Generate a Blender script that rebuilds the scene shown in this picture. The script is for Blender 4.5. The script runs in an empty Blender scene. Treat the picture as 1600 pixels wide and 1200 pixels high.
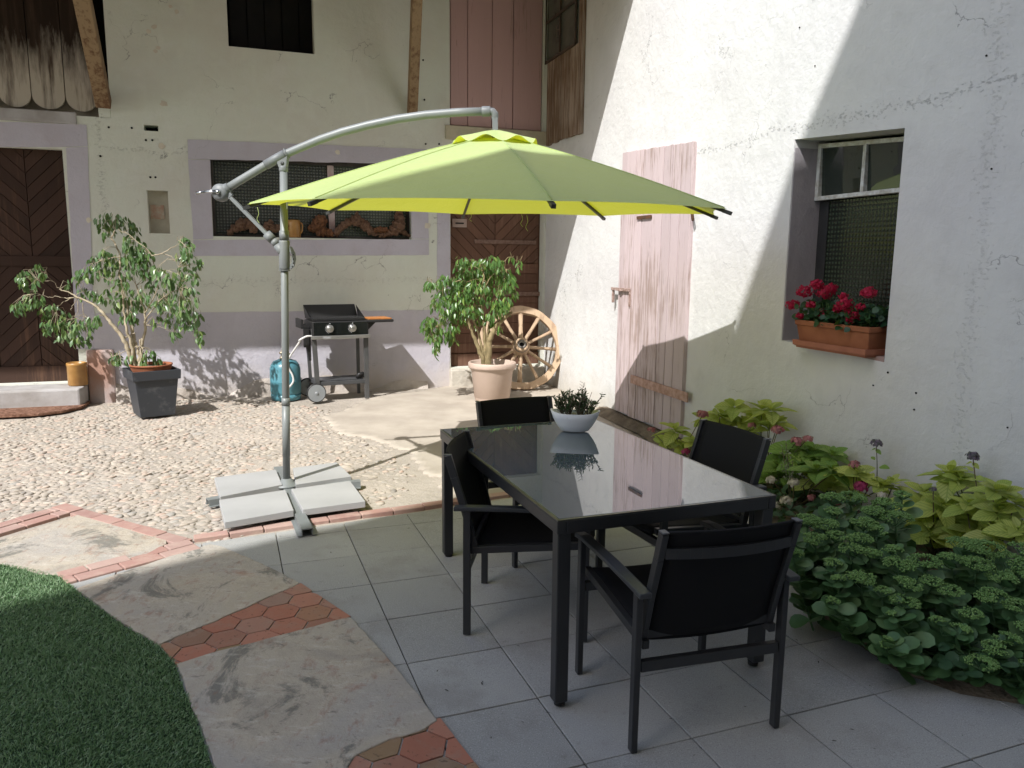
import bpy, bmesh, math, random
import numpy as np
from mathutils import Vector, Matrix
random.seed(7); rng = np.random.default_rng(7)
SC = bpy.context.scene; COL = SC.collection
R = math.radians; PI = math.pi

# ------------------------------------------------------------------ camera
F, PITCH, ROLL, H = 1193.16, R(9.1216), R(0.598), 1.5913
FW = np.array([0, math.cos(PITCH), -math.sin(PITCH)])
_r = np.array([1.0, 0, 0]); _u = np.cross(_r, FW)
RT = math.cos(ROLL)*_r + math.sin(ROLL)*_u
UP = -math.sin(ROLL)*_r + math.cos(ROLL)*_u
C0 = np.array([0, 0, H])
cd = bpy.data.cameras.new('camera'); cam = bpy.data.objects.new('camera', cd); COL.objects.link(cam)
cd.sensor_width = 36; cd.lens = F/1600*36; cd.clip_start = .05; cd.clip_end = 1000
cam.matrix_world = Matrix(((RT[0], UP[0], -FW[0], 0), (RT[1], UP[1], -FW[1], 0), (RT[2], UP[2], -FW[2], H), (0, 0, 0, 1)))
SC.camera = cam

# ------------------------------------------------------------------ light
AZ, EL = R(61), R(47)                       # travel direction of the sunlight, elevation
SUN = np.array([math.cos(AZ)*math.cos(EL), math.sin(AZ)*math.cos(EL), -math.sin(EL)])
w = bpy.data.worlds.new('World'); SC.world = w; w.use_nodes = True
nt = w.node_tree; bg = nt.nodes['Background']
sky = nt.nodes.new('ShaderNodeTexSky'); sky.sky_type = 'NISHITA'; sky.sun_disc = False
sky.sun_elevation = EL; sky.sun_rotation = math.atan2(-SUN[0], -SUN[1]); sky.air_density = 1.0; sky.dust_density = 2.0; sky.ozone_density = .6
nt.links.new(sky.outputs[0], bg.inputs[0]); bg.inputs[1].default_value = .15
sd = bpy.data.lights.new('sun', 'SUN'); so = bpy.data.objects.new('sun', sd); COL.objects.link(so)
sd.energy = 3.8; sd.angle = R(.5); sd.color = (1, .985, .965)
so.rotation_euler = Vector(SUN).to_track_quat('-Z', 'Y').to_euler(); so.location = (-6, -8, 14)
SC.view_settings.view_transform = 'Standard'; SC.view_settings.look = 'None'
SC.view_settings.exposure = .7; SC.view_settings.gamma = 1
SC.cycles.max_bounces = 10; SC.cycles.diffuse_bounces = 6; SC.cycles.transparent_max_bounces = 16

# ------------------------------------------------------------------ measuring helpers
def ray(u, v):
    d = FW + (u-800)/F*RT - (v-600)/F*UP
    return d/np.linalg.norm(d)
def gz(u, v, z=0.0):
    d = ray(u, v); return C0 + d*(z-H)/d[2]
def plane(u, v, q, n):
    d = ray(u, v); return C0 + d*(((q-C0)@n)/(d@n))
def vert(u, v, G):
    d = ray(u, v); return H + math.hypot(G[0], G[1])/math.hypot(d[0], d[1])*d[2]
YW = R(19); WN = np.array([math.cos(YW), math.sin(YW), 0]); BN = np.array([-math.sin(YW), math.cos(YW), 0])
RO, BO = 3.58, 9.15
def bl(u, v, t=0.0):                        # photo point on the farmhouse front -> local (x, z)
    P = plane(u, v, BN*(BO-t), BN); return P@WN, P[2]
def rl(u, v, t=0.0):                        # photo point on the right-hand wall -> local (s, z)
    P = plane(u, v, WN*(RO-t), WN); return P@BN, P[2]
def zg(x, y):
    d = x*BN[0] + y*BN[1]; q = np.clip((d-6.5)/2.5, 0, 1); return .05*q*q*(3-2*q)
def gnd(u, v):
    z = 0
    for _ in range(8):
        P = gz(u, v, z); z = float(zg(P[0], P[1]))
    return np.array([P[0], P[1], z])
def vp(u, v, y):                            # point of the photo at distance y
    return plane(u, v, np.array([0, y, 0.]), np.array([0, 1., 0]))

# ------------------------------------------------------------------ materials
def srgb(r, g, b):
    f = lambda c: ((c/255+.055)/1.055)**2.4 if c/255 > .04045 else c/255/12.92
    return (f(r), f(g), f(b), 1)
class N:
    def __init__(s, name):
        s.m = bpy.data.materials.new(name); s.m.use_nodes = True; s.t = s.m.node_tree
        s.b = s.t.nodes['Principled BSDF']; s.out = s.t.nodes['Material Output']
        s.tc = s.t.nodes.new('ShaderNodeTexCoord'); s.co = s.tc.outputs['Object']
    def new(s, k, **kw):
        n = s.t.nodes.new(k)
        for a, v in kw.items(): setattr(n, a, v)
        return n
    def link(s, a, b): s.t.links.new(a, b)
    def mapping(s, scale=(1, 1, 1), rot=(0, 0, 0), co=None):
        n = s.new('ShaderNodeMapping'); n.inputs['Scale'].default_value = scale; n.inputs['Rotation'].default_value = rot
        s.link(co or s.co, n.inputs[0]); return n.outputs[0]
    def noise(s, scale=5, detail=6, rough=.55, co=None, dist=0):
        n = s.new('ShaderNodeTexNoise'); n.inputs['Scale'].default_value = scale; n.inputs['Detail'].default_value = detail
        n.inputs['Roughness'].default_value = rough; n.inputs['Distortion'].default_value = dist
        s.link(co or s.co, n.inputs['Vector']); return n.outputs['Fac']
    def voro(s, scale=5, feature='F1', co=None):
        n = s.new('ShaderNodeTexVoronoi', feature=feature); n.inputs['Scale'].default_value = scale
        s.link(co or s.co, n.inputs['Vector']); return n.outputs['Distance']
    def ramp(s, fac, stops):
        n = s.new('ShaderNodeValToRGB'); cr = n.color_ramp
        while len(cr.elements) < len(stops): cr.elements.new(.5)
        for e, (p, c) in zip(cr.elements, stops):
            e.position = p; e.color = c if len(c) == 4 else (*c, 1)
        s.link(fac, n.inputs[0]); return n.outputs[0]
    def step(s, fac, a, b):                 # 0 at a, 1 at b
        n = s.new('ShaderNodeMapRange'); n.inputs[1].default_value = a; n.inputs[2].default_value = b
        s.link(fac, n.inputs[0]); return n.outputs[0]
    def mix(s, fac, a, b, mode='MIX'):
        n = s.new('ShaderNodeMix', data_type='RGBA', blend_type=mode)
        for sock, v in ((n.inputs[0], fac), (n.inputs[6], a), (n.inputs[7], b)):
            if isinstance(v, (int, float)): sock.default_value = v
            elif isinstance(v, (tuple, list)): sock.default_value = v if len(v) == 4 else (*v, 1)
            else: s.link(v, sock)
        return n.outputs[2]
    def math(s, op, a, b=0):
        n = s.new('ShaderNodeMath', operation=op)
        for sock, v in ((n.inputs[0], a), (n.inputs[1], b)):
            if isinstance(v, (int, float)): sock.default_value = v
            else: s.link(v, sock)
        return n.outputs[0]
    def island(s):
        return s.new('ShaderNodeNewGeometry').outputs['Random Per Island']
    def color(s, c):
        if isinstance(c, (tuple, list)): s.b.inputs['Base Color'].default_value = c if len(c) == 4 else (*c, 1)
        else: s.link(c, s.b.inputs['Base Color'])
    def bump(s, h, strength=.3, dist=.01):
        n = s.new('ShaderNodeBump'); n.inputs['Strength'].default_value = strength; n.inputs['Distance'].default_value = dist
        s.link(h, n.inputs['Height']); s.link(n.outputs[0], s.b.inputs['Normal']); return n
    def set(s, **kw):
        for k, v in kw.items():
            k = {'rough': 'Roughness', 'metal': 'Metallic', 'spec': 'Specular IOR Level', 'ior': 'IOR', 'coat': 'Coat Weight', 'sheen': 'Sheen Weight'}[k]
            if isinstance(v, (int, float)): s.b.inputs[k].default_value = v
            else: s.link(v, s.b.inputs[k])
        return s
def simple(name, c1, c2=None, scale=6, rough=.7, bump=.15, bscale=60, bd=.004, spec=.4, metal=0, rand=0, coat=0):
    n = N(name); c2 = c2 or tuple(x*.75 for x in c1[:3])
    f = n.noise(scale); col = n.mix(n.step(f, .35, .65), c1, c2)
    if rand:
        hs = n.new('ShaderNodeHueSaturation'); n.link(col, hs.inputs['Color'])
        n.link(n.step(n.island(), 0, 1), hs.inputs['Value'])
        mr = n.new('ShaderNodeMapRange'); mr.inputs[3].default_value = 1-rand; mr.inputs[4].default_value = 1+rand
        n.link(n.island(), mr.inputs[0]); n.link(mr.outputs[0], hs.inputs['Value']); col = hs.outputs[0]
    n.color(col); n.set(rough=rough, spec=spec, metal=metal, coat=coat)
    if bump: n.bump(n.noise(bscale, 8), bump, bd)
    return n.m
def plaster(name, base, warm, grime, crack=.5, lowstain=None, bands=()):
    n = N(name)
    a = n.noise(.9, 5, .6); b = n.noise(3.5, 6, .6); c = n.noise(28, 6, .65)
    col = n.mix(n.step(a, .38, .62), base, warm)
    col = n.mix(n.math('MULTIPLY', n.step(b, .52, .78), .55), col, grime)
    # hairline cracks and small flaked pits
    wob = n.new('ShaderNodeVectorMath', operation='ADD'); nz = n.new('ShaderNodeTexNoise'); nz.inputs['Scale'].default_value = 3.5; nz.inputs['Detail'].default_value = 6
    n.link(n.co, nz.inputs['Vector']); n.link(n.co, wob.inputs[0]); n.link(nz.outputs['Color'], wob.inputs[1])
    cr = n.voro(1.1, 'DISTANCE_TO_EDGE', wob.outputs[0])
    line = n.math('SUBTRACT', 1, n.step(cr, .0015, .006)); msk = n.step(n.noise(1.7, 3), .53, .6)
    crk = n.math('MULTIPLY', n.math('MULTIPLY', line, msk), crack)
    col = n.mix(crk, col, tuple(x*.35 for x in grime[:3]))
    pit = n.math('MULTIPLY', n.step(n.voro(9), .07, .045), n.step(n.noise(2.3, 2), .58, .66))
    col = n.mix(n.math('MULTIPLY', pit, .6), col, tuple(x*.4 for x in grime[:3]))
    flakes = None
    if bands:                                 # flaking seams in the old render
        s3 = n.new('ShaderNodeSeparateXYZ'); n.link(n.co, s3.inputs[0]); wv = n.math('MULTIPLY', n.math('SUBTRACT', n.noise(1.6, 5, .6), .5), .28)
        for ax, pos, wd_, k in bands:
            dd = n.math('ABSOLUTE', n.math('SUBTRACT', n.math('ADD', s3.outputs[ax], wv), pos)); near = n.step(dd, wd_, 0)
            lf = n.math('MULTIPLY', n.step(n.math('ADD', n.noise(30, 5, .7, n.mapping((1, 1, 1.6))), n.math('MULTIPLY', near, .16)), .66, .74), n.step(dd, wd_*1.4, wd_*.7)); lf = n.math('MULTIPLY', lf, k)
            flakes = lf if flakes is None else n.math('MAXIMUM', flakes, lf)
        col = n.mix(n.math('MULTIPLY', flakes, .45), col, tuple(x*.42 for x in grime[:3]))
    tro = n.noise(5, 4, .5, n.mapping((1, 1, .45))); col = n.mix(n.math('MULTIPLY', n.step(tro, .55, .7), .22), col, tuple(min(1, x*1.14) for x in base[:3]))
    if lowstain:                              # damp dirt near the ground
        sx = n.new('ShaderNodeSeparateXYZ'); n.link(n.co, sx.inputs[0])
        zz = n.math('ADD', sx.outputs[2], n.math('MULTIPLY', n.math('SUBTRACT', n.noise(4, 5), .5), .5))
        col = n.mix(n.math('MULTIPLY', n.step(zz, .38, .02), .75), col, lowstain)
    n.color(col); n.set(rough=.92, spec=.2)
    hgt = n.math('ADD', n.math('MULTIPLY', n.noise(14, 8, .62), 1.0), n.math('MULTIPLY', c, .25))
    hgt = n.math('SUBTRACT', hgt, n.math('MULTIPLY', n.math('MAXIMUM', crk, pit), .35))
    hgt = n.math('ADD', hgt, n.math('MULTIPLY', n.noise(2.2, 3), 2.2)); hgt = n.math('ADD', hgt, n.math('MULTIPLY', tro, .9))
    if flakes is not None: hgt = n.math('SUBTRACT', hgt, n.math('MULTIPLY', flakes, .5))
    n.bump(hgt, .55, .012); return n.m
def wood(name, paint, bare, amount=.5, axis='z', dark=(.04, .025, .015), rough=.75, rand=.12, fine=1.0):
    n = N(name); sc = {'z': (26, 26, 1.6), 'x': (1.6, 26, 26), 'y': (26, 1.6, 26)}[axis]
    if fine != 1: sc = tuple(x*fine for x in sc)
    co = n.mapping(sc); g = n.noise(1.0, 8, .65, co, .3); big = n.noise(1.3, 4)
    f = n.math('ADD', n.math('MULTIPLY', g, .7), n.math('MULTIPLY', big, .5))
    col = n.mix(n.step(f, .78-amount*.35, .86-amount*.3), paint, bare)
    col = n.mix(n.step(g, .36, .26), col, dark)
    hs = n.new('ShaderNodeHueSaturation'); n.link(col, hs.inputs['Color'])
    mr = n.new('ShaderNodeMapRange'); mr.inputs[3].default_value = 1-rand; mr.inputs[4].default_value = 1+rand
    n.link(n.island(), mr.inputs[0]); n.link(mr.outputs[0], hs.inputs['Value'])
    n.color(hs.outputs[0]); n.set(rough=rough, spec=.25); n.bump(g, .5, .004); return n.m
def leafmat(name, cols, rough=.45, trans=.25, tcol=(.25, .4, .05), veins=None, spec=.4):
    n = N(name); k = len(cols)
    col = n.ramp(n.island(), [(i/max(1, k-1), c) for i, c in enumerate(cols)])
    col = n.mix(n.math('MULTIPLY', n.step(n.noise(40, 3), .4, .7), .3), col, tuple(x*.6 for x in cols[0][:3]))
    if veins:
        uv = n.new('ShaderNodeUVMap'); sx = n.new('ShaderNodeSeparateXYZ'); n.link(uv.outputs[0], sx.inputs[0])
        x = n.math('ABSOLUTE', n.math('SUBTRACT', sx.outputs[0], .5))
        st = n.math('FRACT', n.math('MULTIPLY', n.math('SUBTRACT', sx.outputs[1], n.math('MULTIPLY', x, .9)), 7))
        v = n.math('MAXIMUM', n.step(n.math('ABSOLUTE', n.math('SUBTRACT', st, .5)), .17, .06), n.step(x, .035, .012))
        col = n.mix(n.math('MULTIPLY', v, .75), col, veins)
    n.color(col); n.set(rough=rough, spec=spec)
    tr = n.new('ShaderNodeBsdfTranslucent'); tr.inputs[0].default_value = (*tcol[:3], 1)
    ms = n.new('ShaderNodeMixShader'); ms.inputs[0].default_value = trans
    n.link(n.b.outputs[0], ms.inputs[1]); n.link(tr.outputs[0], ms.inputs[2]); n.link(ms.outputs[0], n.out.inputs[0])
    return n.m

# ------------------------------------------------------------------ mesh helpers
class MB:
    def __init__(s): s.v = []; s.f = []; s.sm = []; s.uv = None
    def add(s, vs, fs, smooth=False):
        o = len(s.v); s.v += [tuple(map(float, p)) for p in vs]; s.f += [tuple(o+i for i in f) for f in fs]; s.sm += [smooth]*len(fs); return s
    def box(s, c, size, rz=0, M=None):
        hx, hy, hz = [k/2 for k in size]; P = [Vector((x, y, z)) for z in (-hz, hz) for x, y in ((-hx, -hy), (hx, -hy), (hx, hy), (-hx, hy))]
        M = (M or Matrix.Translation(c) @ Matrix.Rotation(rz, 4, 'Z')); P = [M @ p for p in P]
        return s.add(P, [(3, 2, 1, 0), (4, 5, 6, 7), (0, 1, 5, 4), (1, 2, 6, 5), (2, 3, 7, 6), (3, 0, 4, 7)])
    def lo(s, x0, x1, y0, y1, z0, z1):
        return s.box(((x0+x1)/2, (y0+y1)/2, (z0+z1)/2), (abs(x1-x0), abs(y1-y0), abs(z1-z0)))
    def prism(s, poly, ext):                 # poly: 3D points, ext: vector to the far cap
        n = len(poly); P = [Vector(p) for p in poly]; e = Vector(ext)
        nn = Vector((0, 0, 0))
        for i in range(n): nn += P[i].cross(P[(i+1) % n])
        if nn.dot(e) < 0: P.reverse()
        return s.add(P+[p+e for p in P], [tuple(range(n))[::-1], tuple(range(n, 2*n))]+[(i, (i+1) % n, n+(i+1) % n, n+i) for i in range(n)])
    def bar(s, a, b, w, h=None, up=(0, 0, 1)):   # rectangular bar between two points
        h = h or w; a, b = Vector(a), Vector(b); d = (b-a).normalized(); u = Vector(up)
        if abs(d.dot(u)) > .98: u = Vector((0, 1, 0))
        x = d.cross(u).normalized(); y = x.cross(d).normalized()
        P = [q+x*sx*w/2+y*sy*h/2 for q in (a, b) for sx, sy in ((-1, -1), (1, -1), (1, 1), (-1, 1))]
        return s.add(P, [(0, 1, 2, 3), (7, 6, 5, 4), (4, 5, 1, 0), (5, 6, 2, 1), (6, 7, 3, 2), (7, 4, 0, 3)])
    def tube(s, pts, r, n=10, cap=True, flat=1.0):
        pts = [Vector(p) for p in pts]; m = len(pts); r = r if hasattr(r, '__len__') else [r]*m
        vs = []; up = Vector((0, 0, 1)); x = None
        for i, p in enumerate(pts):
            d = (pts[min(i+1, m-1)]-pts[max(i-1, 0)]).normalized()
            if x is None: x = d.cross(up) if abs(d.dot(up)) < .95 else d.cross(Vector((0, 1, 0)))
            x = (x-d*x.dot(d)).normalized(); y = d.cross(x)
            for k in range(n):
                a = 2*PI*k/n; vs.append(p+x*math.cos(a)*r[i]+y*math.sin(a)*r[i]*flat)
        fs = [(i*n+k, i*n+(k+1) % n, (i+1)*n+(k+1) % n, (i+1)*n+k) for i in range(m-1) for k in range(n)]
        s.add(vs, fs, True)
        if cap: o = len(s.v)-len(vs); s.f += [tuple(o+k for k in range(n))[::-1], tuple(o+(m-1)*n+k for k in range(n))]; s.sm += [False, False]
        return s
    def lathe(s, prof, n=32, c=(0, 0, 0), M=None, smooth=True):
        vs = []; M = M or Matrix.Translation(c)
        for r, z in prof:
            for k in range(n): a = 2*PI*k/n; vs.append(M @ Vector((r*math.cos(a), r*math.sin(a), z)))
        return s.add(vs, [(i*n+k, i*n+(k+1) % n, (i+1)*n+(k+1) % n, (i+1)*n+k) for i in range(len(prof)-1) for k in range(n)], smooth)
    def ball(s, c, r, sub=1, sc=(1, 1, 1)):
        vs, fs = ico(sub); c = Vector(c)
        return s.add([c+Vector((v[0]*r*sc[0], v[1]*r*sc[1], v[2]*r*sc[2])) for v in vs], fs, True)
    def build(s, name, mat, parent=None, world=False, bevel=0, solid=0):
        me = bpy.data.meshes.new(name)
        me.from_pydata(s.v, [], s.f); me.polygons.foreach_set('use_smooth', s.sm)
        me.validate(); me.update()
        o = bpy.data.objects.new(name, me); COL.objects.link(o); me.materials.append(mat)
        if parent is not None:
            if world:
                r = parent
                while r.parent: r = r.parent
                Mi = (Matrix.Translation(r.location) @ Matrix.Rotation(r.rotation_euler.z, 4, 'Z')).inverted()
                me.transform(Mi)
            o.parent = parent
        if bevel:
            m = o.modifiers.new('bevel', 'BEVEL'); m.width = bevel; m.segments = 2; m.limit_method = 'ANGLE'; m.angle_limit = R(35)
        return o
_ico = {}
def ico(sub):
    if sub not in _ico:
        bm = bmesh.new(); bmesh.ops.create_icosphere(bm, subdivisions=sub, radius=1); bm.verts.index_update()
        _ico[sub] = ([tuple(v.co) for v in bm.verts], [tuple(v.index for v in f.verts) for f in bm.faces]); bm.free()
    return _ico[sub]
def scatter(name, tv, tf, M, P, mat, parent=None, world=False, smooth=True, uv=None):
    """one mesh made of many small copies: tv template verts, M (n,3,3), P (n,3)"""
    tv = np.array(tv, float); M = np.array(M); P = np.array(P); n = len(P)
    if parent is not None and world:
        r = parent
        while r.parent: r = r.parent
        a = r.rotation_euler.z; L = np.array(r.location); Ri = np.array([[math.cos(a), math.sin(a), 0], [-math.sin(a), math.cos(a), 0], [0, 0, 1]])
        P = (P-L)@Ri.T; M = np.einsum('ij,njk->nik', Ri, M)
    V = np.einsum('nij,kj->nki', M, tv)+P[:, None, :]; k = len(tv)
    loops = np.array([i for f in tf for i in f]); lt = np.array([len(f) for f in tf])
    me = bpy.data.meshes.new(name); me.vertices.add(n*k); me.vertices.foreach_set('co', V.reshape(-1).astype(np.float32))
    L = (loops[None, :]+(np.arange(n)*k)[:, None]).reshape(-1); T = np.tile(lt, n)
    me.loops.add(len(L)); me.loops.foreach_set('vertex_index', L.astype(np.int32))
    me.polygons.add(len(T)); me.polygons.foreach_set('loop_start', np.concatenate([[0], np.cumsum(T)[:-1]]).astype(np.int32))
    me.polygons.foreach_set('loop_total', T.astype(np.int32)); me.polygons.foreach_set('use_smooth', np.full(len(T), smooth))
    if uv is not None:
        ul = me.uv_layers.new(name='UVMap'); ul.data.foreach_set('uv', np.tile(np.array(uv)[loops], (n, 1)).reshape(-1).astype(np.float32))
    me.update(calc_edges=True); me.validate()
    o = bpy.data.objects.new(name, me); COL.objects.link(o); me.materials.append(mat)
    if parent is not None: o.parent = parent
    return o
def frames(D, Nn):
    """rotation matrices whose y axis is D and z axis is near Nn"""
    D = D/np.linalg.norm(D, axis=1, keepdims=True); X = np.cross(D, Nn); X /= np.linalg.norm(X, axis=1, keepdims=True)+1e-9
    Z = np.cross(X, D); return np.stack([X, D, Z], -1)
def leaf(w=.4, fold=.12, droop=.15, blunt=False):
    ys = [0, .18, .42, .68, .88, 1]; ws = [0, .5, .9, 1, .72, 0] if blunt else [0, .62, 1, .8, .42, 0]
    v = []; uv = []; f = []
    for y, k in zip(ys, ws):
        z = -droop*y*y
        if k == 0: v.append((0, y, z)); uv.append((.5, y))
        else:
            for sx in (-1, 0, 1): v.append((sx*w/2*k, y, z+(fold*w*k if sx else 0))); uv.append((.5+sx*.5*k, y))
    f.append((0, 2, 1)); f.append((0, 3, 2))
    for i in range(3):
        a = 1+3*i; b = a+3; f += [(a, a+1, b+1, b), (a+1, a+2, b+2, b+1)]
    f += [(10, 11, 13), (11, 12, 13)]
    return v, f, uv
def tag(o, label=None, cat=None, group=None, kind=None):
    if label: o['label'] = label
    if cat: o['category'] = cat
    if group: o['group'] = group
    if kind: o['kind'] = kind
    return o
def thing(name, label, cat, loc=(0, 0, 0), rz=0, group=None):
    o = bpy.data.objects.new(name, None); COL.objects.link(o); o.location = tuple(map(float, loc)); o.rotation_euler = (0, 0, rz); o.empty_display_size = .1
    return tag(o, label, cat, group)
def struct(o, label=None): o['kind'] = 'structure'; return o
def clip(poly, a, b):                        # keep the part of a 2D polygon left of line a->b
    out = []
    for i in range(len(poly)):
        p, q = poly[i], poly[(i+1) % len(poly)]
        sp = (b[0]-a[0])*(p[1]-a[1])-(b[1]-a[1])*(p[0]-a[0]); sq = (b[0]-a[0])*(q[1]-a[1])-(b[1]-a[1])*(q[0]-a[0])
        if sp >= 0: out.append(p)
        if sp*sq < 0: t = sp/(sp-sq); out.append((p[0]+(q[0]-p[0])*t, p[1]+(q[1]-p[1])*t))
    return out
def clip_to(poly, conv):
    for i in range(len(conv)):
        poly = clip(poly, conv[i], conv[(i+1) % len(conv)])
        if len(poly) < 3: return []
    return poly
def area(p): return sum(p[i][0]*p[(i+1) % len(p)][1]-p[(i+1) % len(p)][0]*p[i][1] for i in range(len(p)))/2
def ccw(p): return p if area(p) > 0 else p[::-1]
def inside(x, y, poly):
    x = np.asarray(x); y = np.asarray(y); r = np.zeros(x.shape, bool); n = len(poly)
    for i in range(n):
        x0, y0 = poly[i]; x1, y1 = poly[(i+1) % n]
        c = ((y0 > y) != (y1 > y)); xs = (x1-x0)*(y-y0)/((y1-y0) if y1 != y0 else 1e-9)+x0; r ^= c & (x < xs)
    return r
def shrink(p, d):
    c = np.mean(p, axis=0); q = []
    for a in p: v = np.array(a)-c; l = np.linalg.norm(v); q.append(tuple(c+v*max(0, (l-d)/l)))
    return q
def rough_edge(p, step=.06, amp=.008):       # subdivide a ground polygon and ruffle its outline
    out = []
    for i in range(len(p)):
        a, b = np.array(p[i]), np.array(p[(i+1) % len(p)]); n = max(1, int(np.linalg.norm(b-a)/step))
        for k in range(n): out.append(tuple(a+(b-a)*k/n+(rng.normal(0, amp, 2) if k else 0)))
    return out
def smooth_path(p, n=6):
    out = []; p = [Vector(k) for k in p]; q = [p[0]]+p+[p[-1]]
    for i in range(1, len(q)-2):
        for k in range(n):
            t = k/n; a, b, c, d = q[i-1], q[i], q[i+1], q[i+2]; out.append(.5*((2*b)+(c-a)*t+(2*a-5*b+4*c-d)*t*t+(3*b-a-3*c+d)*t**3))
    return out+[p[-1]]

# ================================================================== GROUND
sand = N('sandy_mortar')
a = sand.noise(1.4, 5); b = sand.noise(60, 6, .7)
c = sand.mix(sand.step(a, .35, .65), srgb(176, 167, 156), srgb(160, 152, 141)); c = sand.mix(sand.math('MULTIPLY', sand.step(b, .5, .7), .4), c, srgb(132, 122, 110))
sand.color(c); sand.set(rough=.95, spec=.15); sand.bump(sand.math('ADD', sand.noise(45, 8, .7), sand.math('MULTIPLY', sand.noise(9, 5), 2)), .7, .012)
mb = MB(); mb.add([(-120, -120, -.05), (120, -120, -.05), (120, 120, -.05), (-120, 120, -.05)], [(0, 1, 2, 3)])
struct(mb.build('ground', simple('far_soil', srgb(150, 138, 112), srgb(110, 112, 80), scale=.3, rough=.95, bump=.3, bscale=4)))
mb = MB(); nx, ny = 150, 150; X = np.linspace(-10, 4.5, nx); Y = np.linspace(1, 11.2, ny)
gx, gy = np.meshgrid(X, Y); gzv = zg(gx, gy)-.014+rng.normal(0, .0016, gx.shape)+.004*np.sin(gx*5+gy*3)*np.sin(gy*4-gx*2)
mb.add(np.stack([gx, gy, gzv], -1).reshape(-1, 3), [(j*nx+i, j*nx+i+1, (j+1)*nx+i+1, (j+1)*nx+i) for j in range(ny-1) for i in range(nx-1)], True)
struct(mb.build('courtyard_ground', sand.m))

def G2(pts, z=0): return [tuple(gz(u, v, z)[:2]) for u, v in pts]
def slab(poly, z0, z1, mb): mb.prism([(x, y, z0) for x, y in ccw(poly)], (0, 0, z1-z0))

# smooth concrete apron in front of the right-hand door
conc = simple('concrete', srgb(178, 169, 156), srgb(160, 151, 139), scale=3, rough=.9, bump=.4, bscale=35, bd=.006, spec=.2)
pts = [(505, 650), (540, 640), (585, 618), (640, 612), (700, 602), (860, 600), (945, 642), (1030, 700), (900, 760), (745, 775), (700, 780), (690, 745), (655, 730), (640, 705), (600, 690), (575, 682), (530, 676)]
poly = ccw(rough_edge([tuple(gnd(u, v)[:2]) for u, v in pts], .07, .014)); mb = MB()
nn = 90; cx = np.linspace(-2.6, 1.8, nn); cy = np.linspace(4.6, 10, nn); ga, gb = np.meshgrid(cx, cy); vs = np.stack([ga, gb, zg(ga, gb)-.003], -1).reshape(-1, 3)
fs = [(j*nn+i, j*nn+i+1, (j+1)*nn+i+1, (j+1)*nn+i) for j in range(nn-1) for i in range(nn-1) if inside((cx[i]+cx[i+1])/2, (cy[j]+cy[j+1])/2, poly)]
mb.add(vs, fs, True); o = struct(mb.build('concrete_apron', conc))
sm = o.modifiers.new('solid', 'SOLIDIFY'); sm.thickness = .03; sm.offset = -1

# rounded river stones set in the mortar
peb = N('river_stones')
hue = peb.ramp(peb.island(), [(0, srgb(150, 145, 137)), (.2, srgb(168, 157, 144)), (.38, srgb(156, 147, 135)), (.5, srgb(176, 165, 151)), (.62, srgb(148, 146, 141)), (.75, srgb(172, 148, 133)), (.88, srgb(184, 174, 160)), (.97, srgb(158, 148, 136)), (1, srgb(122, 118, 113))])
peb.color(peb.mix(peb.math('MULTIPLY', peb.step(peb.noise(50, 6), .35, .65), .55), hue, srgb(170, 161, 149))); peb.set(rough=.85, spec=.25); peb.bump(peb.noise(120, 5), .3, .003)
ppoly = [tuple(gnd(u, v)[:2]) for u, v in [(-500, 660), (-100, 655), (0, 657), (110, 646), (160, 630), (280, 622), (420, 625), (520, 640), (555, 675), (610, 700), (650, 738), (628, 772), (575, 795), (470, 812), (330, 845), (232, 818), (105, 782), (0, 818), (-500, 900)]]
P = []; q = .049
for ix in range(-195, 35):
    for iy in range(68, 195):
        P.append((ix*q+(iy % 2)*q/2+rng.uniform(-.022, .022), iy*q*.9+rng.uniform(-.018, .018)))
P = np.array(P); P = P[inside(P[:, 0], P[:, 1], ppoly)]; n = len(P)
g = np.array([tuple((800+F*(p[0]/(p[1]*FW[1])), 0)) for p in P])[:, 0]
keep = rng.random(n) < np.clip(1.0-(g-300)/650, .5, 1); P = P[keep]; n = len(P)
ang = rng.normal(R(25), R(28), n); L = rng.uniform(.019, .038, n)*(1+.4*(rng.random(n) > .88)); W_ = L*rng.uniform(.5, .8, n); Hh = rng.uniform(.007, .0135, n)
M = np.zeros((n, 3, 3)); M[:, 0, 0] = np.cos(ang)*L; M[:, 1, 0] = np.sin(ang)*L; M[:, 0, 1] = -np.sin(ang)*W_; M[:, 1, 1] = np.cos(ang)*W_; M[:, 2, 2] = Hh
M[:, 2, 0] = rng.normal(0, .12, n)*L; M[:, 2, 1] = rng.normal(0, .12, n)*W_
vs, fs = ico(2); vv = np.array(vs); vv = vv*(1+.08*np.sin(vv[:, [1, 2, 0]]*4))
tag(scatter('pebbles', vv, fs, M, np.column_stack([P, zg(P[:, 0], P[:, 1])-.0145-rng.uniform(-.0005, .006, n)]), peb.m), 'rounded beige river stones set in the sandy courtyard floor', 'pebbles', kind='stuff')

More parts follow.
